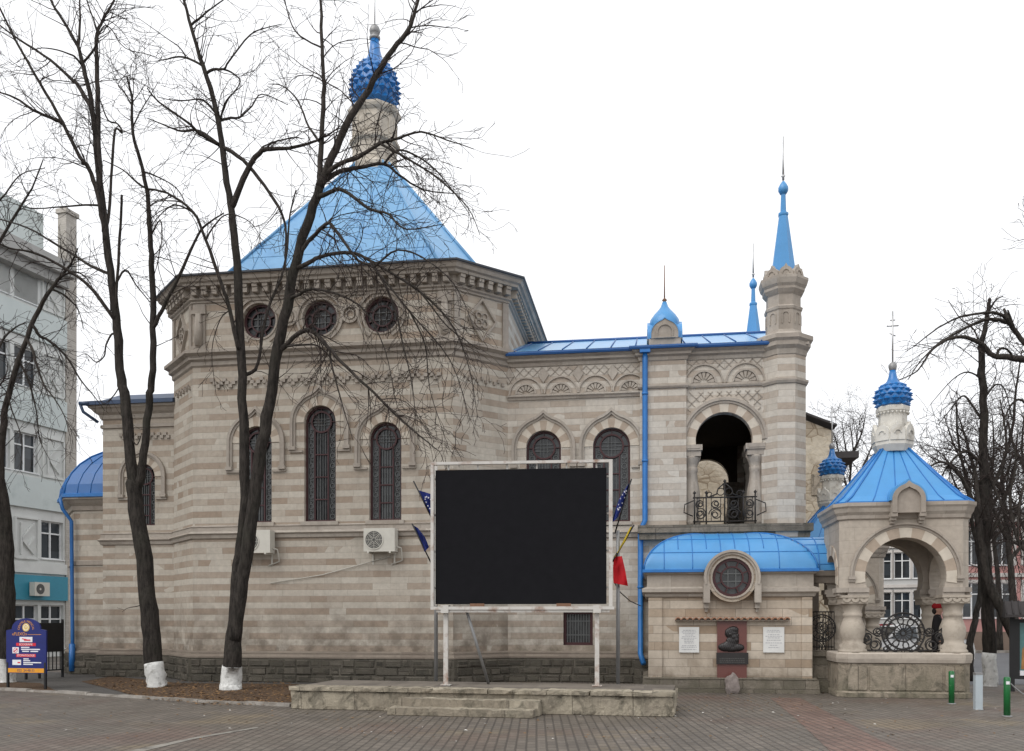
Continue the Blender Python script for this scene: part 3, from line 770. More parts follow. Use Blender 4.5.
for fr, c in ((FRN, BC), (FRB, -BC)):
    mv = MB(); mv.ring(fr, c, BZ+.05, BR+.004, BR+.23, a0, PI-a0, -.02, .02, 26, mis=(0, 1), per=2); obj('arch_voussoirs', mv, ['vl', 'vd'], church)
    m.ring(fr, c, BZ+.05, BR+.23, BR+.29, 0, PI, 0, .05, 26); m.ring(fr, c, BZ+.05, BR+.29, BR+.36, 0, PI, 0, .085, 26)
# window hoods of the wing
for c, zs, r in wn2: 
    wd_ = leaded(church, FRN, c, 4.12, zs, r, .12); archivolt(wd_, FRN, c, zs, r, .83, .42, tip=.15)
    mt = MB(); mt.obox(FRN, c-.52, c+.52, 4.03, 4.118, -.02, .08); obj('sill', mt, 'trim', wd_)
# friezes: fan lunettes, lozenges and diaper lines
def lunette(fr, c, z, r):
    m.ring(fr, c, z, r-.045, r, 0, PI, 0, .06, 16); m.ring(fr, c, z, r+.13, r+.165, 0, PI, 0, .045, 18)
    for q in range(7):
        a = PI*(q+.5)/7; m.extr(fr, [(c+r*.32*math.cos(a-.1), z+r*.32*math.sin(a-.1)), (c+r*.8*math.cos(a-.17), z+r*.8*math.sin(a-.17)), (c+r*.86*math.cos(a), z+r*.86*math.sin(a)), (c+r*.8*math.cos(a+.17), z+r*.8*math.sin(a+.17)), (c+r*.32*math.cos(a+.1), z+r*.32*math.sin(a+.1))], 0, .04)
    m.obox(fr, c-r-.03, c+r+.03, z-.035, z, 0, .05)
ZL = 7.46
fx = [at(px, 390, NY).x for px in (526, 561, 595.5, 630)]
for c in fx: lunette(FRN, c, ZL, .28)
for c in [(a+b)/2 for a, b in zip(fx, fx[1:])]+[fx[0]-.45]:
    m.extr(FRN, [(c-.14, 7.95), (c, 7.74), (c+.14, 7.95), (c, 8.14)], 0, .035)
for c, z in ((BC-.5, ZL+.12), (BC+.52, ZL+.12)): lunette(FRN, c, z, .32)
def diaper(u0, u1, z0, z1, avoid, st=.23):
    k = int((u1-u0+z1-z0)/st)+2
    for sgn in (1, -1):
        for q in range(-2, k+2):
            # line u = u0 + q*st + sgn*(z-z0)
            pts = []; N_ = 14
            for i in range(N_+1):
                z = z0+(z1-z0)*i/N_; u = u0+q*st+sgn*(z-z0) - (0 if sgn > 0 else 0)
                ok = u0 <= u <= u1 and not any(math.hypot(u-a, z-b) < r for a, b, r in avoid)
                if ok: pts.append((u, z))
                if (not ok or i == N_) and len(pts) > 1: m.bar(FRN, pts[0], pts[-1], .018, 0, .018); pts = []
                elif not ok: pts = []
diaper(x3+.2, PILx0-.02, 7.92, 8.15, [(c, ZL, .44) for c in fx])
diaper(PILx1+.02, TX-.52, 7.92, 8.17, [(BC-.5, ZL+.12, .5), (BC+.52, ZL+.12, .5)])
diaper(PILx1+.02, TX-.52, 6.5, 7.36, [(BC, BZ+.05, BR+.4)])
obj('frieze_carving', m, 'trim', church)
m = MB()
def along(prof):
    m.sweep([(x3, NY), (PILx0, NY), (PILx0, NY-.10), (PILx1, NY-.10), (PILx1, NY), (NX1, NY), (NX1, NB)], prof, False)
along([(0, 8.16), (.03, 8.18), (.05, 8.26), (.12, 8.30), (.12, 8.36), (.19, 8.40), (.19, 8.46), (.0, 8.5)])
m.sweep([(x3, NY), (PILx0, NY)], [(0, 7.30), (.04, 7.31), (.06, 7.36), (.10, 7.39), (.10, 7.43), (0, 7.45)], False)
m.sweep([(PILx0, NY), (PILx0, NY-.10), (PILx1, NY-.10), (PILx1, NY), (TX-.4, NY)], [(0, 7.46), (.04, 7.47), (.06, 7.51), (.06, 7.55), (0, 7.57)], False)
m.sweep([(x3+.02, NY), (PILx0, NY)], [(0, 3.70), (.05, 3.72), (.07, 3.80), (.12, 3.84), (.05, 3.90), (.04, 4.0), (0, 4.04)], False)
obj('wing_moulding', m, 'trim', church)
m = MB()
m.box(PILx0-.05, NX1+.25, NY-.45, NY+.02, 3.78, 3.97); m.box(PILx0-.02, NX1+.18, NY-.38, NY, 3.62, 3.78)
obj('belfry_ledge', m, 'moss', church)
# belfry railing
m = MB(); fr = Fr((0, NY-.22), (1, 0))
def T(pts, r=.012): m.tube([fr(u, z) for u, z in pts], r, 5)
def arc(cu, cz, r, a, b, n=14): return [(cu+r*math.cos(math.radians(a+(b-a)*i/n)), cz+r*math.sin(math.radians(a+(b-a)*i/n))) for i in range(n+1)]
def spiral(cu, cz, r, a, turns, sg=1, n=20): return [(cu+r*(1-.75*i/n)*math.cos(math.radians(a)+sg*turns*2*PI*i/n), cz+r*(1-.75*i/n)*math.sin(math.radians(a)+sg*turns*2*PI*i/n)) for i in range(n+1)]
for z in (4.06, 4.66): T([(BC-.78, z), (BC+.78, z)], .02)
for u in (-.74, -.45, 0, .45, .74):
    T([(BC+u, 3.97), (BC+u, 4.75 if abs(u) > .2 else 5.05)], .02); p = fr(BC+u, 4.78 if abs(u) > .2 else 5.06); m.lathe(p.x, p.y, [(0, p.z-.05), (.045, p.z), (.0, p.z+.06)], 8)
for s in (-1, 1):
    for c, z, r, a in ((.22, 4.24, .17, 0), (.22, 4.5, .13, 180), (.6, 4.25, .15, 90), (.6, 4.5, .12, 270)):
        T(spiral(BC+s*c, z, r, a if s > 0 else 180-a, 1.4, s), .014); T(spiral(BC+s*c, z, r*.8, a+180 if s > 0 else -a, 1.2, -s), .014)
    T([(BC+s*.42, 4.66), (BC+s*.2, 4.74), (BC+s*.16, 4.88), (BC, 5.02)], .018); T(arc(BC+s*.1, 4.8, .09, 0, 360), .012)
    T(spiral(BC+s*.36, 4.74, .1, 0, 1.2, s), .012)
    T([(BC+s*.74, 4.6), (BC+s*.98, 4.5), (BC+s*1.0, 4.3), (BC+s*.78, 4.2)], .016)
    for u in (.1, .33, .52, .67): T([(BC+s*u, 4.06), (BC+s*u, 4.66)], .009)
obj('belfry_railing', m, 'iron', church)
# basement grille window
m = MB(); m.panel(FRN, [(gx-.38,.95),(gx+.38,.95),(gx+.38,1.82),(gx-.38,1.82)], [[(gx-.31,1.02),(gx+.31,1.02),(gx+.31,1.75),(gx-.31,1.75)]], .05, w=-.1)
bw = obj('basement_window', m, 'maroon', church)
m = MB(); m.obox(FRN, gx-.37, gx+.37, .96, 1.81, -.2, -.17); obj('glass', m, 'glass', bw)
m = MB()
for k in range(9): m.obox(FRN, gx-.28+k*.07-.009, gx-.28+k*.07+.009, 1.0, 1.77, -.13, -.11)
for z in (1.2, 1.56): m.obox(FRN, gx-.33, gx+.33, z, z+.025, -.14, -.12)
obj('grille', m, 'muntin', bw)
# wing roof
m = MB(); rz = 9.85; e = NY-.22
m.add([(x3-.3, e, 8.52), (NX1+.1, e, 8.52), (NX1+.1, CYO, rz), (x3-.3, CYO, rz), (NX1+.1, NB+.22, 8.52), (x3-.3, NB+.22, 8.52)], [(0,1,2,3), (3,2,4,5), (1,4,2)])
wr = obj('wing_roof', m, 'blueshine', church)
s = MB(); X = x3+.2
while X < NX1:
    s.tube([(X, e, 8.535), (X, CYO, rz+.015), (X, NB+.2, 8.53)], .016, 4); X += .62
s.tube([(x3-.3, CYO, rz+.02), (NX1+.1, CYO, rz+.02)], .05, 6)
obj('roof_seam', s, 'bluegut', wr)
m = MB()
m.sweep([(x3-.02, NY), (PILx0, NY), (PILx0, NY-.10), (PILx1, NY-.10), (PILx1, NY), (NX1, NY)], [(.195, 8.42), (.25, 8.42), (.27, 8.46), (.27, 8.50), (.02, 8.52)], False)
obj('gutter', m, 'bluegut', church)
px_ = at(645, 400, NY-.2).x; m = MB()
p2 = at(640.5, 560, NY-.2).x
m.tube([(px_, NY-.2, 8.5), (px_, NY-.16, 8.1), (px_, NY-.16, 4.12), (p2, NY-.2, 3.88), (p2, NY-.2, .75), (p2+.08, NY-.4, .5)], .068, 10)
m.box(px_-.13, px_+.13, NY-.34, NY-.1, 8.34, 8.5)
for z in (7.3, 5.6, 2.4): m.lathe(px_ if z > 4 else p2, NY-.16 if z > 4 else NY-.2, [(.08, z), (.08, z+.06)], 10)
obj('drainpipe', m, 'bluepipe', church)
# turrets
def turret(cy, name='turret'):
    m = MB(); L = lambda prof: m.lathe(TX, cy, prof, 8, PI/8, sm=False)
    L([(TR, 0), (TR, 8.2)]); t = obj(name, m, 'wallR', church)
    m = MB(); R8 = TR
    for prof in ([(R8-.02, 7.42), (R8+.04, 7.44), (R8+.07, 7.50), (R8+.07, 7.55), (R8-.02, 7.58)],
                 [(R8-.02, 8.12), (R8+.02, 8.16), (R8+.04, 8.28), (R8+.12, 8.36), (R8+.12, 8.46), (R8+.18, 8.52), (R8+.18, 8.62), (.47, 8.74), (.445, 8.8), (.445, 9.29), (.47, 9.31), (.485, 9.37), (.43, 9.41), (.43, 9.67), (.47, 9.71), (.53, 9.79), (.53, 9.85), (.58, 9.91), (.62, 10.03), (.62, 10.09), (.40, 10.13)],
                 [(R8-.02, 3.62), (R8+.1, 3.64), (R8+.12, 3.84), (R8+.04, 3.92), (R8-.02, 3.95)]): L(prof)
    for k in range(8):
        a = 2*PI*k/8; c, s_ = math.cos(a), math.sin(a)
        fr = Fr((TX+.445*math.cos(PI/8)*c, cy+.445*math.cos(PI/8)*s_), (-s_, c))
        m.ring(fr, 0, 9.15, .07, .10, 0, PI, -.01, .02, 8)
        for q in (-.085, .085): m.obox(fr, q-.015, q+.015, 8.95, 9.15, -.01, .02)
        fr = Fr((TX+.50*math.cos(PI/8)*c, cy+.50*math.cos(PI/8)*s_), (-s_, c))
        og = [(-.20, 10.09)]+[(u, z-0) for u, z in ogee(0, 10.17, .17, .08, 12)][::-1]+[(.20, 10.09)]
        m.extr(fr, og, -.12, 0, back=True); m.ring(fr, 0, 10.17, .08, .1, 0, PI, 0, .02, 8)
    obj('turret_top', m, 'trim', t)
    m = MB(); m.lathe(TX, cy, [(.36, 10.11), (.315, 10.27), (.115, 11.75), (.13, 11.78), (.13, 11.83), (.075, 11.87), (.06, 12.3), (.09, 12.33)], 8, PI/8, sm=False)
    m.lathe(TX, cy, [(0, 12.29), (.08, 12.32), (.125, 12.40), (.125, 12.48), (.08, 12.57), (.03, 12.64)], 14)
    sp = obj('spire', m, 'bluepale', t)
    m = MB(); m.tube([(TX, cy, 12.67), (TX, cy, 13.77)], [.03, .012], 6); m.lathe(TX, cy, [(0, 12.72), (.06, 12.77), (0, 12.82)], 8); obj('spire_rod', m, 'alu', sp)
turret(NY+.22); turret(NB-.22)
# small cupola above the pilaster
cx_, cy_ = at(664.5, 330, NY+.35).x, NY+.35
m = MB(); m.box(cx_-.40, cx_+.40, cy_-.40, cy_+.40, 8.45, 8.748)
for d in ((1,0),(0,1),(-1,0),(0,-1)):
    fr = Fr((cx_+(-.42*-d[1] if False else d[1]*.42), cy_-d[0]*.42), d)
    og = [(-.34, 8.75)]+ogee(0, 8.86, .34, .05, 16)[::-1]+[(.34, 8.75)]
    m.extr(fr, og, -.08, .0, back=True); m.ring(fr, 0, 8.90, .18, .21, 0, PI, 0, .03, 12)
    for q in (-.195, .195): m.obox(fr, q-.015, q+.015, 8.78, 8.90, 0, .03)
    m.obox(fr, -.25, .25, 8.75, 8.78, 0, .03)
cu = obj('cupola', m, 'trim', church)
m = MB(); m.lathe(cx_, cy_, [(.34, 8.75), (.385, 9.05), (.40, 9.2), (.37, 9.33), (.28, 9.46), (.17, 9.58), (.10, 9.67), (.055, 9.8)], 18)
for d in ((1,0),(0,1),(-1,0),(0,-1)):
    fr = Fr((cx_+d[1]*.42, cy_-d[0]*.42), d); o1, o2 = ogee(0, 8.86, .365, .055, 16), ogee(0, 8.86, .34, .05, 16)
    strip2(m, fr, [(.365, 8.76)]+o1+[(-.365, 8.76)], [(.34, 8.76)]+o2+[(-.34, 8.76)], -.3, .02)
cd = obj('cupola_roof', m, 'bluepale', cu)
m = MB(); m.tube([(cx_, cy_, 9.75), (cx_, cy_, 10.75)], [.02, .01], 6); m.lathe(cx_, cy_, [(0, 9.78), (.07, 9.85), (0, 9.92)], 10); obj('spire_rod', m, 'rustm', cd)
# plinth round the whole building
m = MB()
PL = [(-15.2, 29.0), (-16.75, 29.0), (-17.55, 28.0), (-17.55, 25.3), (-16.75, 24.35), (WX, 24.35), (WX, WY), (x0, WY), (x0, y1), (x1, y0), (x2, y0), (x3, y1), (PILx0, NY), (PILx0, NY-.1), (PILx1, NY-.1), (PILx1, NY), (NX1, NY)]

rr_ = random.Random(4)
for a_, b_ in zip(PL, PL[1:]):
    Lp = math.hypot(b_[0]-a_[0], b_[1]-a_[1])
    if Lp < .3: continue
    f_ = Fr(a_, (b_[0]-a_[0], b_[1]-a_[1]))
    for z_ in (0, .2, .4):
        u_ = .02
        while u_ < Lp-.05:
            w_ = min(rr_.uniform(.25, .6), Lp-.02-u_)
            k_ = .150+rr_.uniform(0, .025)-z_*.02; e_ = rr_.uniform(.015, .04)
            m.add([f_(u_+.008, z_+.008, .13), f_(u_+w_-.008, z_+.008, .13), f_(u_+w_-.008, z_+.192, .13), f_(u_+.008, z_+.192, .13), f_(u_+.008+e_, z_+.008+e_, k_), f_(u_+w_-.008-e_, z_+.008+e_, k_+rr_.uniform(-.01, .01)), f_(u_+w_-.008-e_*1.3, z_+.192-e_, k_+rr_.uniform(-.01, .01)), f_(u_+.008+e_*1.2, z_+.192-e_, k_)], [(4,5,6,7),(0,1,5,4),(1,2,6,5),(2,3,7,6),(3,0,4,7)])
            u_ += w_
m.sweep(PL, [(0, -.2), (.14, -.2), (.135, .58), (.10, .62)], False)
pl = obj('plinth', m, 'plinth', church)
m = MB(); m.sweep(PL, [(.10, .615), (.13, .62), (.13, .66), (.07, .72), (.07, .76), (.0, .80)], False); obj('plinth_moulding', m, 'trimdark', pl)
# ================================================================== MEMORIAL VESTIBULE (chapel) AND LINK
vest = thing('vestibule', (1.8, 21.8, 0), 'low stone vestibule with curved blue roof and round window beside the belfry', 'vestibule')
VX0, VX1, VY = .02, 3.55, 20.4
FV = Fr((0, VY), (1, 0)); OC = at(731, 578, VY); oc, oz = OC.x, OC.z
m = MB(); ps = .12
m.panel(FV, [(VX0,0),(VX1,0),(VX1,2.62),(oc+.62,2.62),(oc+.62*.9,oz+.25)]+[(oc+.6*math.cos(math.radians(a)), oz+.6*math.sin(math.radians(a))) for a in range(30, 151, 10)]+[(oc-.62*.9,oz+.25),(oc-.62,2.62),(VX0,2.62)], [], .2)
for p, u in (((VX0, 23.1), (0, -1)), ((VX1, VY), (0, 1))): m.panel(Fr(p, u), [(0,0),(2.7,0),(2.7,2.62),(0,2.62)], [], .2)
m.obox(FV, VX0, VX0+.3, .3, 2.1, 0, .05); m.obox(FV, VX1-.22, VX1, .3, 2.1, 0, .05)
obj('wall', m, 'chap', vest)
FD = Fr((0, VY-.25), (1, 0)); m = MB(); m.panel(FD, circ(oc, oz, .53, 36), [circ(oc, oz, .42)], .16); m.ring(FD, oc, oz, .52, .532, 0, 2*PI, -.6, -.002, 36); obj('dormer_wall', m, 'chap', vest)
oculus(vest, FD, oc, oz, .42, .035)
m = MB()
VP = [(VX0, 23.1), (VX0, VY), (VX1, VY), (VX1, 23.1)]
for pl in ([(VX0, 23.1), (VX0, VY), (oc-.56, VY)], [(oc+.56, VY), (VX1, VY), (VX1, 23.1)]):
    m.sweep(pl, [(0, 2.10), (.06, 2.12), (.08, 2.18), (.14, 2.22), (.14, 2.30), (0.03, 2.34), (.03, 2.60), (.08, 2.62), (.10, 2.68), (0, 2.7)], False)
m.ring(FD, oc, oz, .425, .46, 0, 2*PI, 0, .03, 36)
m.ring(FD, oc, oz, .50, .60, math.radians(-15), math.radians(195), -.7, .05, 36)
m.ring(FD, oc, oz, .55, .60, math.radians(-15), math.radians(195), .05, .085, 36)
for s in (-1, 1):
    m.obox(FV, oc+s*.545-.07, oc+s*.545+.07, 1.98, 2.40, 0, .32); m.obox(FV, oc+s*.545-.05, oc+s*.545+.05, 1.86, 1.98, 0, .22); m.obox(FV, oc+s*.545-.03, oc+s*.545+.03, 1.78, 1.86, 0, .14)
obj('cornice', m, 'trim', vest)
m = MB(); 
m.add([(VX0-.1,VY-.14,.30),(VX1+.1,VY-.14,.30),(VX1+.1,VY-.001,.34),(VX0-.1,VY-.001,.34)], [(0,1,2,3)]); m.sweep([(VX0, 23.1), (VX0, VY), (VX1, VY), (VX1, 23)], [(0, -.1), (.16, -.1), (.12, .30), (0, .33)], False)
obj('plinth', m, 'moss', vest)
# curved roof with hipped ends
m = MB(); sm_ = MB(); rx0, rx1, ry0, ry1 = VX0-.1, VX1+.1, VY-.12, 23.15; RR = 1.35; NXg, NYg = 48, 22
def rzv(x, y):
    d = min(x-rx0, rx1-x, y-ry0)/RR; d = max(0, min(1, d))
    return 2.70+.92*math.sqrt(max(0, 1-(1-d)**2))
def gp(a): return a
xs = [rx0+RR*(1-math.cos(PI/2*i/14)) for i in range(15)]; xs += [rx0+RR+(rx1-rx0-2*RR)*i/6 for i in range(1, 6)]; xs += [rx1-RR*(1-math.cos(PI/2*i/14)) for i in range(14, -1, -1)]
ys = [ry0+RR*(1-math.cos(PI/2*i/14)) for i in range(15)] + [ry0+RR+(ry1-ry0-RR)*i/3 for i in range(1, 4)]
V = [(x, y, rzv(x, y)) for y in ys for x in xs]; nx = len(xs)
m.add(V, [(j*nx+i, j*nx+i+1, (j+1)*nx+i+1, (j+1)*nx+i) for j in range(len(ys)-1) for i in range(nx-1)], 0, True)
vr = obj('roof', m, 'bluepale', vest)
def line(pts, r=.010): sm_.tube([(x, y, rzv(x, y)+.004) for x, y in pts], r, 4)
line([(rx0+RR*t, ry0+RR*t) for t in [(1-math.cos(PI/2*i/12)) for i in range(13)]], .02); line([(rx1-RR*t, ry0+RR*t) for t in [(1-math.cos(PI/2*i/12)) for i in range(13)]], .02)
for k, X in enumerate([rx0+.45+.62*i for i in range(5)]):
    dd = min(X-rx0, rx1-X, RR); line([(X, ry0+dd*(1-math.cos(PI/2*i/12))) for i in range(13)])
    if k < 4: X2 = X+.31; line([(X2, ry0+RR*(1-math.cos(PI/2*(.35+.65*i/8)))) for i in range(9)])
for f in (.10, .38): line([(rx0+max(RR*f, 0)+(rx1-rx0-2*RR*f)*i/20, ry0+RR*f) for i in range(21)])
for X, s in ((rx0, 1), (rx1, -1)):
    for f in (.1, .38): line([(X+s*RR*f, ry0+RR*f+(ry1-ry0-RR*f)*i/12) for i in range(13)])
    for Y in (21.4, 22.2): line([(X+s*min(RR, Y-ry0)*(1-math.cos(PI/2*i/12)), Y) for i in range(13)])
sm_.sweep([(rx0, ry1), (rx0, ry0), (oc-.60, ry0)], [(-.02, 2.66), (.03, 2.66), (.03, 2.72), (-.05, 2.74)], False); sm_.sweep([(oc+.60, ry0), (rx1, ry0), (rx1, ry1)], [(-.02, 2.66), (.03, 2.66), (.03, 2.72), (-.05, 2.74)], False)
obj('roof_seam', sm_, 'bluepipe', vr)
# link between vestibule and pavilion
m = MB(); s = MB(); lx0, lx1 = VX1-.5, 4.35; ly0 = 20.72
prof = [(ly0+1.3*(1-math.cos(PI/2*i/10)), 2.70+.84*math.sin(PI/2*i/10)) for i in range(11)]+[(24.6, 3.54), (24.6, 2.7)]
m.add([(lx0, y, z) for y, z in prof]+[(lx1, y, z) for y, z in prof], [(i, len(prof)+i, len(prof)+i+1, i+1) for i in range(len(prof)-1)], 0, True)
for i in (1, 3, 5, 7): s.tube([(lx0, prof[i][0], prof[i][1]+.006), (lx1, prof[i][0], prof[i][1]+.006)], .009, 4)
for X in (lx0+.72,): s.tube([(X, y-.004, z+.004) for y, z in prof[:11]], .012, 4)
lr = obj('link_roof', m, 'bluepale', vest); obj('roof_seam', s, 'bluepipe', lr)
m = MB(); m.box(VX1-.1, 4.3, ly0+.02, ly0+.3, 2.42, 2.69); m.box(VX1-.1, 4.3, ly0-.02, ly0+.02, 2.58, 2.69)
m.box(4.0, 4.3, 24.0, 24.5, 0, 2.69); m.box(VX1, 4.4, 24.3, 24.5, 0, 2.69)
obj('link_beam', m, 'trimdark', vest)
m = MB(); m.box(VX1-.02, 4.2, ly0-.05, ly0+.28, -.1, .80); m.box(VX1-.05, 4.2, ly0-.10, ly0+.32, .80, .93); m.box(VX1, 4.2, ly0-.2, ly0-.04, -.1, .26)
obj('link_parapet', m, 'moss', vest)
m = MB(); fr = Fr((0, ly0+.08), (1, 0)); cx0 = (VX1+4.1)/2
def T(pts, r=.012, n=5): m.tube([fr(u, z) for u, z in pts], r, n)
def wheel(c, z, R):
    for q in (1, .82, .45): T(arc(c, z, R*q, 0, 360, 28), .016 if q == 1 else .011)
    for k in range(14):
        a = 2*PI*k/14; T([(c+R*.45*math.cos(a), z+R*.45*math.sin(a)), (c+R*.82*math.cos(a), z+R*.82*math.sin(a))], .009)
        T(arc(c+R*.91*math.cos(a), z+R*.91*math.sin(a), R*.075, 0, 360, 8), .009)
    for k in range(8): a = 2*PI*k/8; T(arc(c+R*.24*math.cos(a), z+R*.24*math.sin(a), R*.16, 0, 360, 9), .009)
wheel(cx0, 1.42, .3); T([(VX1+.02, 1.0), (4.1, 1.0)], .015); T([(VX1+.02, 1.78), (4.1, 1.78)], .015)
for k in range(9): T([(VX1+.05+k*.062, .93), (VX1+.05+k*.062, 1.78)], .007)
obj('link_railing', m, 'iron', vest)

# ---- things fixed on the vestibule wall ------------------------------------------------
def block(name, x0, x1, z0, z1, w0, w1, mat, parent=None): 
    m = MB(); m.obox(FV, x0, x1, z0, z1, w0, w1); return obj(name, m, mat, parent)
def xz(px, py): p = at(px, py, VY); return p.x, p.z
rng = random.Random(5)
for (p0, p1, lab) in ((679, 699, 'white marble text plaque under the tiled ledge, left of the portrait slab'), (763, 784, 'white marble text plaque under the tiled ledge, right of the portrait slab')):
    a, zt = xz(p0, 627); b, zb = xz(p1, 652.5)
    t = thing('wall_plaque', ((a+b)/2, VY, zb), lab, 'plaque', 'marble plaques on the vestibule wall')
    block('slab', a, b, zb, zt, .01, .045, 'marble', t)
    m = MB(); z = zt-.08
    while z > zb+.06:
        wd = (b-a)*rng.uniform(.35, .8); u = (a+b)/2-wd/2; e_ = u+wd
        while u < e_: l = rng.uniform(.02, .06); m.obox(FV, u, min(u+l, e_), z, z+.014, .045, .048); u += l+.012
        z -= rng.choice((.035, .05, .06))
    obj('inscription', m, 'ink', t)
a, zt = xz(717, 619.5); b, zb = xz(746.5, 678)
t = thing('portrait_slab', ((a+b)/2, VY, zb), 'red granite slab with dark bronze profile portrait of a bearded man', 'memorial')
block('granite_slab', a, b, zb, zt, 0, .05, 'granite', t)
c, z1_ = xz(731.5, 652.5); _, z2_ = xz(731, 664)
block('nameplate', a-.02, b+.03, z2_, z1_, .05, .09, 'bronze', t)
# relief as a height field: head in profile to the right, shoulders below
m = MB(); G = 64; H_ = .60; zc = xz(731, 651)[1]; cc = xz(731.5, 650)[0]
EL = [(.00, .40, .115, .135, .055), (.03, .47, .10, .075, .055), (.045, .31, .08, .085, .06), (.075, .25, .065, .07, .06), (.115, .355, .022, .03, .04), (.105, .30, .03, .025, .04), (.10, .42, .03, .02, .035), (-.07, .40, .06, .10, .045), (-.01, .20, .10, .13, .052), (.035, .22, .10, .12, .055), (-.02, .13, .16, .10, .055), (-.09, .09, .17, .10, .06), (.09, .08, .15, .085, .055), (.0, .06, .2, .075, .055), (-.035, .37, .02, .035, .068), (.04, .395, .035, .016, .062)]
hs = {}
for i in range(G+1):
    for j in range(G+1):
        u = -.30+.60*i/G; v = -.03+.62*j/G; h = 0
        for a_, b_, ra_, rb_, hh in EL:
            q = 1-((u-a_)/ra_)**2-((v-b_)/rb_)**2
            if q > 0: h = max(h, hh*q**.4)
        if h > 0: h += .004*math.sin(u*160+v*60)
        hs[i, j] = (u, v, h)
idx = {}; vs = []; fs = []
def vid(i, j):
    if (i, j) not in idx: u, v, h = hs[i, j]; idx[i, j] = len(vs); vs.append(FV(cc+u*1.12, zc+v, .048+h))
    return idx[i, j]
for i in range(G):
    for j in range(G):
        ks = [(i,j),(i+1,j),(i+1,j+1),(i,j+1)]
        if any(hs[k][2] > 0 for k in ks): fs.append([vid(*k) for k in ks])
m.add(vs, fs, 0, True); obj('portrait_relief', m, 'bronze', t)
m = MB()
for z in (.045, .085, .125):
    u = a+.05
    while u < b-.05: l = rng.uniform(.02, .05); m.obox(FV, u, u+l, z2_+z-.008, z2_+z+.008, .09, .093); u += l+.015
obj('inscription', m, 'acd', t)
# tiled ledge
m = MB(); u0, zt = xz(675, 615); u1, _ = xz(788, 615); u = u0; zl = xz(731, 620)[1]
sl_ = MB(); sl_.obox(FV, u0, u1, zl-.02, zl+.005, 0, .14)
while u < u1-.05:
    L = .13; n = 8; out = [(u+L/2+.062*math.cos(PI*i/n), zl+.005+.06*math.sin(PI*i/n)) for i in range(n+1)]; inn = [(u+L/2+.045*math.cos(PI*i/n), zl+.005+.035*math.sin(PI*i/n)) for i in range(n+1)]
    strip2(m, FV, out, inn, 0, .16); u += L
t = thing('tiled_ledge', (u0, VY, zl), 'little terracotta tile ledge running above the portrait and plaques', 'ledge')
obj('ledge_board', sl_, 'trimdark', t); obj('roof_tiles', m, 'tile', t)
# boulder
def rock(name, loc, sx, sy, sz, seed, mat, label=None):
    r = random.Random(seed); bm = bmesh.new(); bmesh.ops.create_icosphere(bm, subdivisions=3, radius=1)
    from mathutils import noise as nz
    m = MB(); vs = []
    for v in bm.verts:
        p = v.co.copy(); k = 1+.35*nz.noise(p*1.3+Vector((seed, 0, 0)))+.12*nz.noise(p*4)
        vs.append((loc[0]+p.x*k*sx, loc[1]+p.y*k*sy, loc[2]+sz*.75+p.z*k*sz))
    m.add(vs, [[v.index for v in f.verts] for f in bm.faces]); bm.free()
    o = obj(name, m, mat, None, loc)
    if label: tag(o, label, 'boulder')
    return o
bx = at(732, 690, VY-.3)
rock('boulder', (bx.x, VY-.32, 0), .16, .11, .25, 3, 'boulder', 'small pinkish grey boulder standing at the foot of the portrait slab')

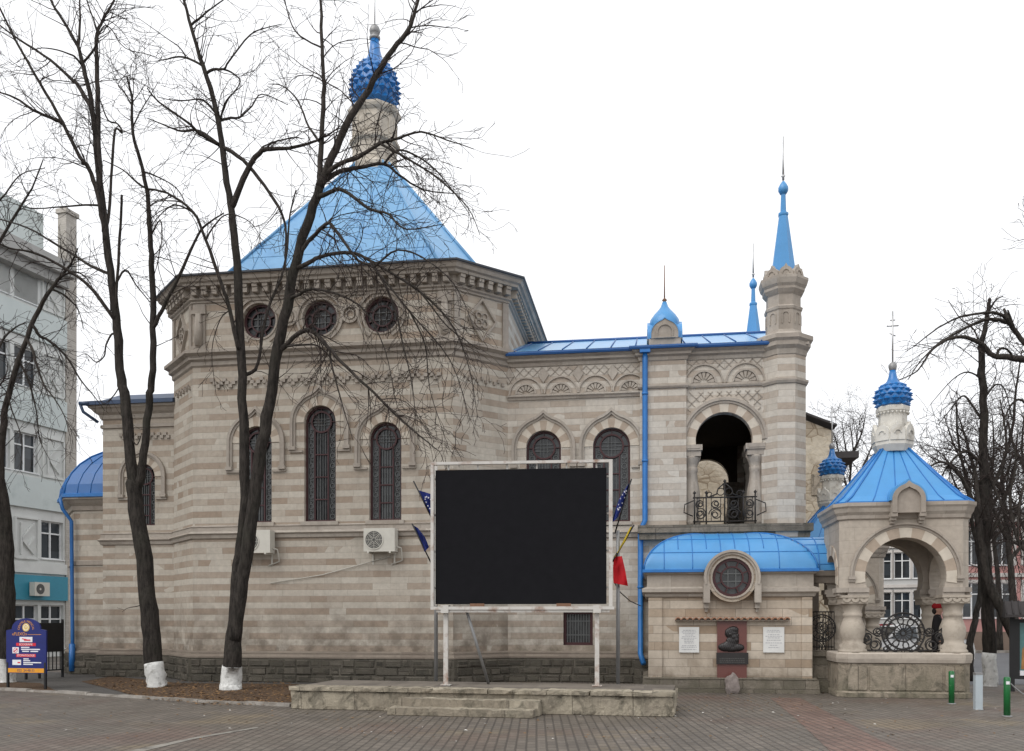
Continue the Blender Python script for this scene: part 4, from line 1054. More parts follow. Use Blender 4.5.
# ================================================================== PAVILIONS
KX, KY, KH, KD, KC = 5.23, 20.42, 1.27, .97, .16
def pavilion(label):
    t = thing('pavilion', (KX, KY, 0), label, 'pavilion', 'stone entrance pavilions with studded domes')
    x0, x1, y0, y1 = KX-KH, KX+KH, KY-KD, KY+KD; c = KC
    P8 = [(x0,y0+c),(x0+c,y0),(x1-c,y0),(x1,y0+c),(x1,y1-c),(x1-c,y1),(x0+c,y1),(x0,y1-c)]
    m = MB(); mt = MB(); mv = MB(); ZS = 2.27; ZT = 3.86; r = .79; zc = 2.50
    hw = KH-c; hd = KD-c
    for fr, h, rr, zz in ((Fr((KX, y0), (1, 0)), hw, r, zc), (Fr((KX, y1), (-1, 0)), hw, r, zc), (Fr((x1, KY), (0, 1)), hd, .5, zc), (Fr((x0, KY), (0, -1)), hd, .5, zc)):
        a = -math.asin((zz-ZS)/rr); ar = [(rr*math.cos(a+(PI-2*a)*i/22), zz+rr*math.sin(a+(PI-2*a)*i/22)) for i in range(23)]
        out = [(h, ZS), (h, ZT), (-h, ZT), (-h, ZS)]+ar[::-1]
        m.panel(fr, out, [], .38, back=True)
        n = len(ar); v = [fr(u, z, 0) for u, z in ar]+[fr(u, z, -.38) for u, z in ar]
        m.add(v, [(i+1, i, n+i, n+i+1) for i in range(n-1)])
        for s in (-1, 1): lo, hi = sorted((s*ar[0][0], s*h)); m.add([fr(lo,ZS,0),fr(hi,ZS,0),fr(hi,ZS,-.38),fr(lo,ZS,-.38)], [(3,2,1,0)])
        mv = MB(); mv.ring(fr, 0, zz, rr+.003, rr+.21, a*.5, PI-a*.5, -.01, .018, 26, mis=(0, 1), per=2); obj('arch_voussoirs', mv, ['vl', 'vd'], t)
        R1, R2 = rr+.215, rr+.305
        if rr > .6:
            mt.ring(fr, 0, zz, R1, R1+.05, 0, PI, 0, .03, 30); mt.ring(fr, 0, zz, R1+.05, R2, 0, PI, 0, .07, 30)
            for s in (-1, 1):
                lo, hi = sorted((s*(R1-.02), s*(h+.02))); mt.obox(fr, lo, hi, zz-.06, zz+.0, 0, .07); mt.obox(fr, lo, hi, zz-.11, zz-.06, 0, .04)
        for s in (-1, 1):
            lo, hi = sorted((s*(ar[0][0]-.04), s*(h+.02))); mt.obox(fr, lo, hi, ZS-.10, ZS-.002, -.42, .06); mt.obox(fr, lo, hi, ZS-.16, ZS-.10, -.39, .03)
    for i in (0, 2, 4, 6):
        a, b = P8[i], P8[(i+1) % 8]; L = math.hypot(b[0]-a[0], b[1]-a[1])
        f8 = Fr(a, (b[0]-a[0], b[1]-a[1])); m.panel(f8, [(0,ZS),(L,ZS),(L,ZT),(0,ZT)], [], .3, back=True)
        mt.obox(f8, -.02, L+.02, ZS-.10, ZS-.002, -.4, .06)
    obj('arcade_wall', m, 'kio', t)
    mt.sweep(P8, [(0, 3.66), (.04, 3.69), (.05, 3.76), (.09, 3.82), (.11, 3.90), (.14, 3.94), (.14, 4.01), (.0, 4.03)])
    # kokoshnik dormer on the front
    fr = Fr((KX+.0, y0), (1, 0)); og = ogee(0, 4.04, .32, .06, 18); o2 = ogee(0, 4.04, .23, .03, 18)
    mt.extr(fr, [(-.32, 3.78)]+og[::-1]+[(.32, 3.78)], 0, .22)
    strip2(mt, fr, [(.32, 3.78)]+og+[(-.32, 3.78)], [(.23, 3.78)]+o2+[(-.23, 3.78)], .22, .28)
    for s in (-1, 1):
        mt.obox(fr, s*.275-.06, s*.275+.06, 3.70, 3.78, 0, .26); mt.obox(fr, s*.275-.05, s*.275+.05, 3.63, 3.70, 0, .2); mt.obox(fr, s*.275-.04, s*.275+.04, 3.57, 3.63, 0, .14)
    obj('cornice', mt, 'trim', t)
    for sx in (-1, 1):
        for sy in (-1, 1):
            m = MB(); X, Y = KX+sx*.985, KY+sy*(KD-.24); z0, z1 = .92, ZS-.16
            m.box(X-.28, X+.28, Y-.28, Y+.28, z1-.05, z1)
            m.box(X-.255, X+.255, Y-.25, Y+.25, z1-.17, z1-.05)
            m.lathe(X, Y, [(0.290,z0),(0.290,z0+.05),(0.255,z0+.09),(0.273,z0+.16),(0.211,z0+.21),(0.220,z0+.28),(0.255,z0+.40),(0.251,z0+.52),(0.202,z0+.66),(0.176,z0+.74),(0.194,z0+.76),(0.194,z0+.81),(0.176,z0+.83),(0.185,z0+.90),(0.220,z0+1.02),(0.238,z1-.16)], 22)
            for q in range(3):
                X2 = X+(q-1)*.17
                m.ring(Fr((0, Y-.255), (1, 0)), X2, z1-.06, 0.03, .085, PI, 2*PI, -.02, .02, 10)
            obj('baluster_column', m, 'kcol', t)
    m = MB(); m.sweep(P8, [(0.02, -.15), (.06, -.15), (.06, .10), (.02, .13), (.02, .66), (.03, .70)])
    ft = Fr((KX, y0), (1, 0))
    for u0_, u1_ in ((-hw-.02, -.76), (-.70, .70), (.76, hw+.02)): m.obox(ft, u0_, u1_, .16, .64, .01, .045)
    obj('parapet_wall', m, 'rust', t)
    m = MB(); m.sweep(P8, [(.0, .70), (.05, .72), (.07, .80), (.07, .90), (.03, .93), (-.35, .93), (-.35, .35)]); m.box(x0+.3, x1-.3, y0+.3, y1-.3, .2, .35)
    obj('parapet_coping', m, 'kio', t)
    # iron wheel railing on the front
    for Y in (y0+.16,):
        mm = MB(); fr = Fr((0, Y), (1, 0))
        globals()['m'] = mm
        def TT(pts, r=.012): mm.tube([fr(u, z) for u, z in pts], r, 5)
        R = .42; z = 1.33; cxx = KX
        for q in (1, .80, .42, .12): TT(arc(cxx, z, R*q, 0, 360, 30), .019 if q in (1, .8) else .014)
        for k in range(16):
            an = 2*PI*k/16; TT(arc(cxx+R*.9*math.cos(an), z+R*.9*math.sin(an), R*.075, 0, 360, 8), .010)
            TT([(cxx+R*.12*math.cos(an), z+R*.12*math.sin(an)), (cxx+R*.80*math.cos(an), z+R*.80*math.sin(an))], .011)
        for k in range(8): an = 2*PI*k/8+.2; TT(arc(cxx+R*.61*math.cos(an), z+R*.61*math.sin(an), R*.15, 0, 360, 10), .010)
        for s in (-1, 1):
            for du, dz, rr_, a_ in ((.56, 1.08, .15, 90), (.5, 1.36, .11, 200), (.70, 1.24, .10, 0), (.34, 1.0, .08, 90)):
                TT(spiral(cxx+s*du, dz, rr_, a_ if s > 0 else 180-a_, 1.5, s), .014); TT(spiral(cxx+s*du, dz, rr_*.85, a_+180 if s > 0 else -a_, 1.3, -s), .012)
            TT([(cxx+s*.76, .95), (cxx+s*.76, 1.44)], .02); TT([(cxx+s*.36, 1.45), (cxx+s*.58, 1.3), (cxx+s*.76, 1.42)], .014)
            TT(spiral(cxx+s*.74, 1.2, .12, 0, 1.3, s), .016)
        TT([(cxx-.8, .97), (cxx+.8, .97)], .018); TT([(cxx, z+R), (cxx, z+R+.13)], .014)
        obj('railing', mm, 'iron', t)
    # roof
    P = [(x0-.0, y0+c), (x0+c, y0), (x1-c, y0), (x1, y0+c), (x1, y1-c), (x1-c, y1), (x0+c, y1), (x0, y1-c)]
    m = MB(); s = MB(); rr = .33; za, zb = 4.02, 5.26
    V0 = []; V1 = []
    for p in P:
        d = Vector((p[0]-KX, p[1]-KY)); d *= 1+.09/d.length; V0.append(Vector((KX+d.x, KY+d.y, za))); d = d.normalized()*rr; V1.append(Vector((KX+d.x, KY+d.y, zb)))
    rows_ = [V0, [a.lerp(b, .16)-Vector((0,0,.06)) for a, b in zip(V0, V1)], [a.lerp(b, .55)-Vector((0,0,.045)) for a, b in zip(V0, V1)], V1]
    for ra_, rb_ in zip(rows_, rows_[1:]): m.add(ra_+rb_, [(i, (i+1) % 8, 8+(i+1) % 8, 8+i) for i in range(8)])
    up = Vector((0, 0, .012))
    for i in range(8):
        s.tube([r_[i]+up for r_ in rows_], .022, 5)
        if i in (1, 5):
            for f in (.22, .42, .62, .82):
                s.tube([r_[i].lerp(r_[i+1], f)+up*.6 for r_ in rows_], .010, 4)
    s.sweep([(p.x, p.y) for p in V0], [(-.02, za-.05), (.02, za-.05), (.02, za+.02), (-.05, za+.03)])
    ro = obj('roof', m, 'bluepale', t); obj('roof_seam', s, 'bluepipe', ro)
    fr = Fr((KX, y0), (1, 0)); m = MB(); og = ogee(0, 4.04, .32, .06, 18); o2 = ogee(0, 4.04, .36, .07, 18)
    strip2(m, fr, [(.36, 4.03)]+o2+[(-.36, 4.03)], [(.32, 4.03)]+og+[(-.32, 4.03)], -.8, .25)
    obj('dormer_roof', m, 'bluepale', ro)
    m = MB(); m.lathe(KX, KY, [(.34, 5.2), (.42, 5.34), (.42, 5.62), (.30, 5.68), (.29, 6.02), (.31, 6.05), (.34, 6.08), (.35, 6.16), (.29, 6.2)], 8, PI/8, sm=False)
    for k in range(8):
        a = 2*PI*k/8; f8 = Fr((KX+.42*math.cos(PI/8)*math.cos(a), KY+.42*math.cos(PI/8)*math.sin(a)), (-math.sin(a), math.cos(a)))
        og = [(-.15, 5.42)]+ogee(0, 5.60, .15, .07, 12)[::-1]+[(.15, 5.42)]; m.extr(f8, og, -.06, .02, back=True); m.ring(f8, 0, 5.56, .06, .08, 0, PI, .02, .04, 8)
    for k in range(24): a = 2*PI*k/24; m.lathe(KX+.32*math.cos(a), KY+.32*math.sin(a), [(.0, 6.0), (.022, 6.02), (.022, 6.05)], 6)
    obj('drum', m, 'white', t)
    o = onion(t, KX, KY, 6.4, .365, 6.14, 6.98, 13, 5, stud=.26)
    m = MB(); m.lathe(KX, KY, [(.05, 6.95), (.075, 7.0), (.09, 7.07), (.065, 7.13), (.03, 7.16)], 12); obj('finial', m, 'grey', o)
    cross(t, KX, KY, 7.14, 1.12, .12, .018)
    return t
pav = pavilion('stone pavilion with horseshoe arch, baluster columns and low studded blue dome by the bollards')
pav2 = copy_tree(pav); pav2.location = (5.45, 28.0, -.28); pav2['label'] = 'farther pavilion whose small blue dome shows between turret and nearer pavilion'
# ================================================================== GROUND AND STREET
from mathutils import noise as NZ
def gpt(px, py, z=0.0):
    p = pt(px, py, (EYE-z)*F/(py-HY)); return Vector((p.x, p.y, z))
def sheet(name, pts, z, mat):
    m = MB(); p = [(q[0], q[1]) for q in pts]
    a = sum(p[i][0]*p[(i+1)%len(p)][1]-p[(i+1)%len(p)][0]*p[i][1] for i in range(len(p)))
    if a < 0: p = p[::-1]
    tri = tessellate_polygon([[Vector((x, y, 0)) for x, y in p]])
    m.add([(x, y, z) for x, y in p], [t for t in tri])
    for f in m.f:
        A, B, C = (m.v[k] for k in f)
        if (B-A).cross(C-A).z < 0: f.reverse()
    return tag(obj(name, m, mat), kind='structure')
m = MB(); m.add([(-500,-120,0),(500,-120,0),(500,700,0),(-500,700,0)], [(0,1,2,3)]); tag(obj('ground', m, 'paving'), kind='structure')
kl = [gpt(-160, 684.5), gpt(0, 690), gpt(60, 693), gpt(120, 697), gpt(200, 702), gpt(292, 706.5)]
sheet('asphalt_path', [(p.x, p.y) for p in kl]+[(-5.2, 21.5), (-4.2, 23), (-30, 27), (-30, 60), (-60, 60), (-60, 20)], .006, 'asphalt')
sheet('soil_bed', [gpt(81, 682), gpt(118, 691.5), gpt(142, 698.2), gpt(200, 702), gpt(291, 706.3), gpt(292, 693), (-5.4, 20.6), (-8, 21.3), (-11.7, 21.2), gpt(112, 676.5)], .012, 'soil')
sheet('soil_patch', [gpt(-60, 688), gpt(0, 689.5), gpt(58, 692.8), gpt(50, 688), gpt(40, 683.5), gpt(-60, 679)], .012, 'soil')
m = MB()
for i in range(len(kl)-1):
    a, b = kl[i], kl[i+1]; L = (b-a).length; n = max(1, round(L/.9)); 
    for k in range(n):
        p, q = a.lerp(b, (k+.006)/n), a.lerp(b, (k+.994)/n); d = (q-p).normalized(); t = Vector((d.y, -d.x, 0))*.07
        h = .05+.012*math.sin(k*3.1+i)
        m.add([p+t, q+t, q-t, p-t, p+t*.9+Vector((0,0,h)), q+t*.9+Vector((0,0,h)), q-t*.9+Vector((0,0,h)), p-t*.9+Vector((0,0,h))], [(0,3,2,1),(4,5,6,7),(0,1,5,4),(1,2,6,5),(2,3,7,6),(3,0,4,7)])
tag(obj('kerb', m, 'kerb'), kind='structure')
sheet('road', [(7.9, 23.6), (90, 42), (90, 60), (-2, 43), (6.2, 33)], .006, 'road')
sheet('far_pavement', [(-2, 43), (90, 60), (90, 75), (-2, 60)], .01, 'asphalt')
m = MB(); a, b = Vector((-2, 43, 0)), Vector((90, 60, 0)); d = (b-a).normalized(); t = Vector((d.y, -d.x, 0))*.12
m.add([a-t, b-t, b+t, a+t, a-t+Vector((0,0,.13)), b-t+Vector((0,0,.13)), b+t+Vector((0,0,.13)), a+t+Vector((0,0,.13))], [(0,3,2,1),(4,5,6,7),(0,1,5,4),(1,2,6,5),(2,3,7,6),(3,0,4,7)])
tag(obj('road_kerb', m, 'kerb'), kind='structure')
sheet('red_paving', [gpt(770, 698), gpt(800, 698), gpt(850, 724), gpt(935, 770), gpt(850, 770), gpt(795, 718)], .004, 'redpaving')
sheet('flush_kerb', [gpt(125, 752), gpt(196, 737.2), gpt(258, 727), gpt(258, 728.2), gpt(196, 739), gpt(131, 754.5)], .005, 'palepaving')
rl = random.Random(11); m = MB()
def leafbit(x, y, z, s):
    a = rl.uniform(0, 6.3); b = rl.uniform(-.5, .5); c, sn = math.cos(a)*s, math.sin(a)*s
    m.add([(x-c, y-sn, z), (x+sn*.5, y-c*.5, z+s*abs(b)), (x+c, y+sn, z+s*.15), (x-sn*.5, y+c*.5, z+s*.3*abs(b))], [(0,1,2,3)])
for _ in range(2200):
    px = rl.uniform(90, 292); py = rl.uniform(681, 706); p = gpt(px, py)
    if py > 686+(px-90)*.105+8 or (px < 142 and py > 683+(px-84)*.26): continue
    leafbit(p.x, p.y, .018, rl.uniform(.02, .05))
for _ in range(500):
    p = gpt(rl.uniform(-20, 1040), rl.uniform(692, 740)); leafbit(p.x, p.y, .008, rl.uniform(.012, .035))
for _ in range(260):
    p = gpt(rl.uniform(660, 830), rl.uniform(694, 712)); leafbit(p.x, p.y, .008, rl.uniform(.012, .03))
tag(obj('fallen_leaves', m, 'leaf'), kind='stuff')
m = MB()
for _ in range(130):
    p = gpt(rl.uniform(0, 1020), rl.triangular(694, 745, 700)); leafbit(p.x, p.y, .009, rl.uniform(.01, .03))
tag(obj('litter', m, 'paper'), kind='stuff')

# ================================================================== STAGE AND VIDEO SCREEN
def rough(m, fr, u0, u1, z0, z1, w0, w1, cell=.12, amp=.02, seed=0, mi=0):
    """box with subdivided, weather-worn faces"""
    nu, nz, nw = [max(2, int(round(abs(d)/cell))) for d in (u1-u0, z1-z0, w1-w0)]
    idx = {}; vs = []
    def V(i, j, k):
        if (i, j, k) not in idx:
            u, z, w_ = u0+(u1-u0)*i/nu, z0+(z1-z0)*j/nz, w0+(w1-w0)*k/nw; p = fr(u, z, w_)
            q = Vector((u*3.1+seed, z*4.0, w_*3.1)); d = NZ.noise_vector(q)*amp + NZ.noise_vector(q*3.7)*amp*.5
            edge = (i in (0, nu))+(j in (0, nz))+(k in (0, nw))
            if edge >= 2:
                e = Vector(((.5-i/nu), 0, 0)); chip = max(0, NZ.noise(q*2.3)-.05)*amp*2.2
                d += fr.u*((1 if i == 0 else -1 if i == nu else 0)*chip)+fr.n*((1 if k == 0 else -1 if k == nw else 0)*chip)+Vector((0,0,(1 if j == 0 else -1 if j == nz else 0)*chip))
            if j == 0: d.z = 0
            idx[i, j, k] = len(vs); vs.append(p+d)
        return idx[i, j, k]
    fs = []
    for i in range(nu):
        for j in range(nz):
            fs.append((V(i,j,nw), V(i+1,j,nw), V(i+1,j+1,nw), V(i,j+1,nw))); fs.append((V(i+1,j,0), V(i,j,0), V(i,j+1,0), V(i+1,j+1,0)))
    for j in range(nz):
        for k in range(nw):
            fs.append((V(0,j,k), V(0,j,k+1), V(0,j+1,k+1), V(0,j+1,k))); fs.append((V(nu,j,k+1), V(nu,j,k), V(nu,j+1,k), V(nu,j+1,k+1)))
    for i in range(nu):
        for k in range(nw): fs.append((V(i,nz,k+1), V(i+1,nz,k+1), V(i+1,nz,k), V(i,nz,k)))
    m.add(vs, fs, mi)
SL, SR = gpt(289, 709), gpt(675, 717.5); FS = Fr((SL.x, SL.y), (SR.x-SL.x, SR.y-SL.y)); SW = (SR-SL).length; ST = .41
st = thing('stone_stage', (SL+SR)/2, 'low pale stone platform with two front steps under the black video screen', 'platform')
m = MB(); rough(m, FS, .02, SW-.02, 0, ST-.07, -1.95, -.03, .07, .03, 1); obj('side_wall', m, 'stage', st, snap=FS)
m = MB(); u = 0
rs = random.Random(3)
while u < SW-.01:
    L = min(rs.uniform(.7, 1.2), SW-u); L = SW-u if SW-u-L < .4 else L
    rough(m, FS, u+.004, u+L-.004, ST-.072, ST, -.42, .02, .07, .018, u); u += L
obj('edge_slabs', m, 'stage', st, snap=FS)
m = MB(); m.obox(FS, .05, SW-.05, .1, ST-.012, -1.93, -.40); obj('platform_top', m, 'stagetop', st)
def puz(fr, px, py, w=0.0):
    k = FW+RT*((px-CX)/F)+Vector((0,0,(HY-py)/F)); p0 = fr.p+fr.n*w-Vector((0, 0, 0)); t = p0.dot(fr.n)/k.dot(fr.n); q = k*t
    return (q-fr.p).dot(fr.u), q.z+EYE
ua, ub = puz(FS, 400, 708)[0], puz(FS, 541, 708)[0]
m = MB(); rough(m, FS, ua+.1, ub+.02, .0, .26, .0, .34, .11, .016, 7); obj('step', m, 'stage', st, snap=FS)
m = MB(); rough(m, FS, ua, ub-.02, .0, .13, .30, .66, .11, .016, 9); obj('step', m, 'stage', st, snap=FS)

PL_, PR_ = gpt(445, 685.5, ST), gpt(597, 686.5, ST)
FV2 = Fr((PL_.x, PL_.y), (PR_.x-PL_.x, PR_.y-PL_.y)); SU = (PR_-PL_).length
sc = thing('video_screen', (PL_+PR_)/2, 'large black outdoor video screen in a rusty white steel frame on two posts', 'screen')
a0_, zt_ = puz(FV2, 431, 462.5); a1_, zb_ = puz(FV2, 612.5, 605); zp = puz(FV2, 520, 469)[1]; p0_, p1_ = puz(FV2, 435.5, 500)[0], puz(FV2, 606.5, 500)[0]
m = MB(); m.obox(FV2, p0_, p1_, zb_+.02, zp, -.16, .0); obj('screen_panel', m, 'screen', sc)
m = MB()
m.obox(FV2, a0_, a0_+.055, zb_-.02, zt_, -.03, .045); m.obox(FV2, a1_-.065, a1_, zb_-.02, zt_, -.03, .045); m.obox(FV2, a0_+.055, a1_-.065, zt_-.05, zt_, -.03, .04)
m.obox(FV2, a0_+.0, a1_+.03, zb_-.08, zb_-.025, -.02, .06); m.obox(FV2, a0_+.1, a1_-.05, zb_-.13, zb_-.083, -.12, .03)
for k in range(6): u = a0_+.3+(a1_-a0_-.6)*k/5; m.obox(FV2, u, u+.03, zp, zt_-.05, -.08, -.03)
for k in range(4): z = zb_+.3+(zt_-zb_-.6)*k/3; m.obox(FV2, p1_, a1_-.066, z, z+.03, -.12, -.05); m.obox(FV2, a0_+.056, p0_, z, z+.03, -.12, -.05)
m.obox(FV2, a0_, a0_+.05, zb_, zt_, -.42, -.37); m.obox(FV2, a1_-.05, a1_, zb_, zt_, -.42, -.37)
obj('frame', m, 'frame', sc)
m = MB()
for u in (a0_+.72, a1_-1.0): m.obox(FV2, u, u+.26, zb_-.025, zb_+.03, .0, .05)
obj('rusty_bracket', m, 'rustm', sc)
for u in (0, SU):
    m = MB(); m.obox(FV2, u-.04, u+.04, ST, zb_-.02, -.14, -.06); m.obox(FV2, u-.07, u+.07, zb_-.14, zb_-.0, -.16, .062); m.obox(FV2, u-.09, u+.09, ST, ST+.015, -.2, 0); obj('leg', m, 'frame', sc)
m = MB(); q0 = puz(FV2, 467, 612, -.12); q1 = puz(FV2, 488.5, 684, -.55); m.tube([FV2(q0[0], q0[1], -.12), FV2(q1[0], ST, -.55)], .028, 8); obj('brace', m, 'grey', sc)

# flagpoles and flags behind the screen
def flagpole(px, d, ztop, lab):
    p = pt(px, 640, d); t = thing('flagpole', (p.x, p.y, 0), lab, 'flagpole', 'flagpoles behind the screen')
    m = MB(); m.tube([(p.x, p.y, 0), (p.x, p.y, ztop)], [.04, .034], 10); obj('pole', m, 'grey', t)
    m = MB(); m.lathe(p.x, p.y, [(.09, 0), (.09, .03), (.05, .05)], 12); obj('base', m, 'grey', t)
    return p
flagpole(618, 17.6, 3.35, 'grey flagpole standing behind the right edge of the video screen'); flagpole(436, 17.8, 4.2, 'grey flagpole hidden behind the left edge of the video screen')
def flag(d, tip, foot, A, B, bands, lab, stars=False):
    """staff tip -> foot; cloth between polylines A (along staff) and B (free edge), banded by colour"""
    P = lambda q, dd=0: pt(q[0], q[1], d+dd)
    t = thing('flag', P(foot), lab, 'flag', 'flags on angled staffs')
    m = MB(); m.tube([P(tip), P(foot)], .014, 6); obj('staff', m, 'black', t)
    def lerp(L, f):
        n = len(L)-1; k = min(n-1, int(f*n)); g = f*n-k; return (L[k][0]+(L[k+1][0]-L[k][0])*g, L[k][1]+(L[k+1][1]-L[k][1])*g)
    nb = len(bands); NU, NV = 6*nb, 14; 
    for bi, bm_ in enumerate(bands):
        m = MB(); vs = []; fs = []
        for j in range(NV+1):
            for i in range(7):
                f = (bi*6+i)/NU; g = j/NV; a, b = lerp(A, g), lerp(B, g)
                x, y = a[0]+(b[0]-a[0])*f, a[1]+(b[1]-a[1])*f
                vs.append(P((x, y), .11*math.sin(f*7+g*2.2)*(.2+f)+.05*math.sin(g*9+f*3)*f))
        n = len(vs); vs += [v+FW*.006 for v in vs]
        for j in range(NV):
            for i in range(6):
                q = (j*7+i, j*7+i+1, (j+1)*7+i+1, (j+1)*7+i); fs.append(q[::-1]); fs.append(tuple(n+k for k in q))
        m.add(vs, fs, 0, True); cl = obj('cloth', m, bm_, t)
        if stars:
            s = MB()
            for k in range(12):
                an = 2*PI*k/12; f, g = .5+.26*math.cos(an), .5+.26*math.sin(an); a, b = lerp(A, g), lerp(B, g)
                c = P((a[0]+(b[0]-a[0])*f, a[1]+(b[1]-a[1])*f), .11*math.sin(f*7+g*2.2)*(.2+f)+.05*math.sin(g*9+f*3)*f-.012)
                for q in range(5):
                    a5 = PI/2+2*PI*q/5; V3 = lambda r, a_: c+RT*(r*math.cos(a_))+Vector((0,0,r*math.sin(a_)))
                    s.add([c, V3(.009, a5-PI/5), V3(.022, a5), V3(.009, a5+PI/5)], [(0,1,2,3)])
            obj('stars', s, 'signw', cl)
flag(17.75, (413.5, 481), (436, 527), [(418, 490), (424, 502), (430, 516)], [(431, 494), (434, 502), (437, 517)], ['eu'], 'blue starred flag on the upper staff left of the video screen', True)
flag(17.75, (412, 523.5), (436, 573), [(413, 525), (418, 537), (424.5, 552)], [(418, 528), (425, 537), (429, 547)], ['eu'], 'dark blue furled flag on the lower staff left of the video screen')
flag(17.55, (631.5, 479), (615, 533), [(631, 481), (626, 497), (618, 517)], [(627, 486), (619, 499), (611, 524)], ['eu'], 'blue flag hanging from the upper staff right of the video screen', True)
flag(17.55, (634, 525), (613, 561), [(634, 525.5), (626, 541), (616, 556)], [(630, 527.5), (621, 545), (613, 558)], ['yel'], 'yellow band of cloth wound on the lower staff right of the video screen')
flag(17.5, (617, 553), (612.5, 562), [(614, 557), (613, 568), (613.5, 583)], [(622, 556), (625, 569), (628, 586)], ['red'], 'bright red flag drooping beside the right post of the video screen')
m = MB(); m.tube([pt(614, 582, 17.6)+FW*.0, pt(620, 592, 18.5), pt(630, 601, 20), pt(641, 606, 22.6)], .012, 5, sm=True)
tag(obj('cable', m, 'black', None, tuple(pt(630, 601, 20))), 'black cable sagging from the flagpole to the blue drainpipe', 'cable')

# ================================================================== WALL MOUNTED AIR CONDITIONERS
def ac(fr, cu, z, lab):
    p = fr(cu, z, .1); t = thing('air_conditioner', p, lab, 'air conditioner', 'air conditioners on walls')
    m = MB(); u0, u1 = cu-.4, cu+.4; m.obox(fr, u0, u1, z, z+.58, .12, .42)
    for k in range(3): m.obox(fr, u0+.02, u1-.02, z+.58, z+.585, .14+.08*k, .18+.08*k)
    b = obj('casing', m, 'acw', t)
    m = MB(); c = (cu-.13, z+.29)
    m.extr(fr, circ(c[0], c[1], .225), .42, .426)
    f = obj('fan_recess', m, 'acd', t); m = MB()
    for r in (.06, .10, .14, .18, .215): m.ring(fr, c[0], c[1], r, r+.007, 0, 2*PI, .43, .437, 26)
    for k in range(8): a = k*PI/4; m.bar(fr, (c[0]+.03*math.cos(a), c[1]+.03*math.sin(a)), (c[0]+.225*math.cos(a), c[1]+.225*math.sin(a)), .008, .43, .438)
    m.ring(fr, c[0], c[1], .222, .24, 0, 2*PI, .42, .44, 28); obj('fan_guard', m, 'acw', f)
    m = MB()
    for u in (u0+.12, u1-.12): m.obox(fr, u-.02, u+.02, z-.04, z-.002, 0, .45); m.obox(fr, u-.02, u+.02, z-.3, z-.04, 0, .03)
    obj('bracket', m, 'acw', t)
    m = MB(); m.tube([fr(u1+.01, z+.12, .25), fr(u1+.1, z+.1, .2), fr(u1+.1, z-.2, .06), fr(u1-.2, z-.3, .03)], .02, 6); obj('hose', m, 'acw', t)
pa = at(380.5, 549, y0-.3); ac(FRO, pa.x, 3.30, 'white air conditioner box under the right arched window of the octagon')
pa = at(257, 549, y0-.3); ac(FRO, pa.x, 3.30, 'white air conditioner box half hidden behind the forked tree trunk')
m = MB(); m.tube([(at(390, 548, y0-.05).x, y0-.05, 3.2), (-8.2, y0-.04, 2.75), (-9.6, y0-.04, 2.55)], .012, 5); tag(obj('conduit', m, 'acw', None, (-8.2, y0, 2.7)), 'thin pale conduit slanting down the wall from the air conditioner', 'conduit')

# ================================================================== STREET OBJECTS
BP = [(951.5, 704, 671, 'green', 'narrow green bollard nearest to the pavilion wall'), (978, 710, 673, 'palegrey', 'pale grey square bollard between the two green ones'), (1007, 716.5, 677, 'green', 'green bollard by the poster case holding a chain')]
for px, py, pyt, mt_, lab in BP:
    g = gpt(px, py); d = EYE*F/(py-HY); h = EYE+(HY-pyt)/F*d
    t = thing('bollard', g, lab, 'bollard', 'street bollards')
    r = .052 if mt_ == 'green' else .06
    m = MB()
    if mt_ == 'green': m.lathe(g.x, g.y, [(r, 0), (r, h-.02), (r-.012, h)], 16)
    else: m.box(g.x-r, g.x+r, g.y-r, g.y+r, 0, h)
    obj('post', m, mt_, t)
    m = MB()
    if mt_ == 'green': m.tube([g+Vector((0,-.0,h-.10)), g+Vector((-.01,-.003,h-.07))], [r+.002, r+.002], 16) if False else m.box(g.x-.03, g.x+.02, g.y-r-.004, g.y-r+.01, h-.12, h-.07)
    else: m.box(g.x-r-.004, g.x+r+.004, g.y-r-.004, g.y+r+.004, h-.03, h+.008)
    obj('band', m, 'signw' if mt_ == 'green' else 'grey', t)
    m = MB(); m.lathe(g.x, g.y, [(r+.03, 0), (r+.03, .012), (r, .02)], 14); obj('base_flange', m, 'grey', t)
g = gpt(1007, 716.5); g2 = gpt(1060, 716)
m = MB(); m.tube([g+Vector((0,0,.6))+(g2-g)*f-Vector((0,0,.32*math.sin(PI*min(1, f)*.85))) for f in [i/14 for i in range(15)]], .012, 5); tag(obj('chain', m, 'grey', None, g+Vector((0,0,.5))), 'dark chain hanging from the last green bollard', 'chain')
# poster case
fb = Fr(pt(1011, 692, 20.2).to_2d(), (pt(1090, 692, 19.6)-pt(1011, 692, 20.2)).to_2d())
t = thing('poster_case', fb(.6, 0), 'dark roofed poster case with a teal picture at the street corner', 'notice board')
for u in (0.02, 1.45): m = MB(); m.obox(fb, u-.05, u+.05, 0, 1.75, -.05, .05); obj('post', m, 'black', t)
m = MB(); m.panel(fb, [(.07, .28), (1.40, .28), (1.40, 1.62), (.07, 1.62)], [[(.17, .36), (1.30, .36), (1.30, 1.54), (.17, 1.54)]], .05, w=.04); m.obox(fb, .07, 1.40, .28, 1.62, -.05, -.012); obj('case_frame', m, 'black', t)
m = MB(); m.obox(fb, .17, 1.30, .36, 1.54, -.01, 0); po = obj('poster', m, 'poster', t)
m = MB(); m.extr(fb, [(.2, .5), (.62, .5), (.66, .9), (.55, 1.12), (.44, 1.2), (.33, 1.12), (.22, .95)], .0, .004); m.extr(fb, circ(.95, .8, .2, 20), 0, .004); obj('printed_shape', m, 'ochre', po)
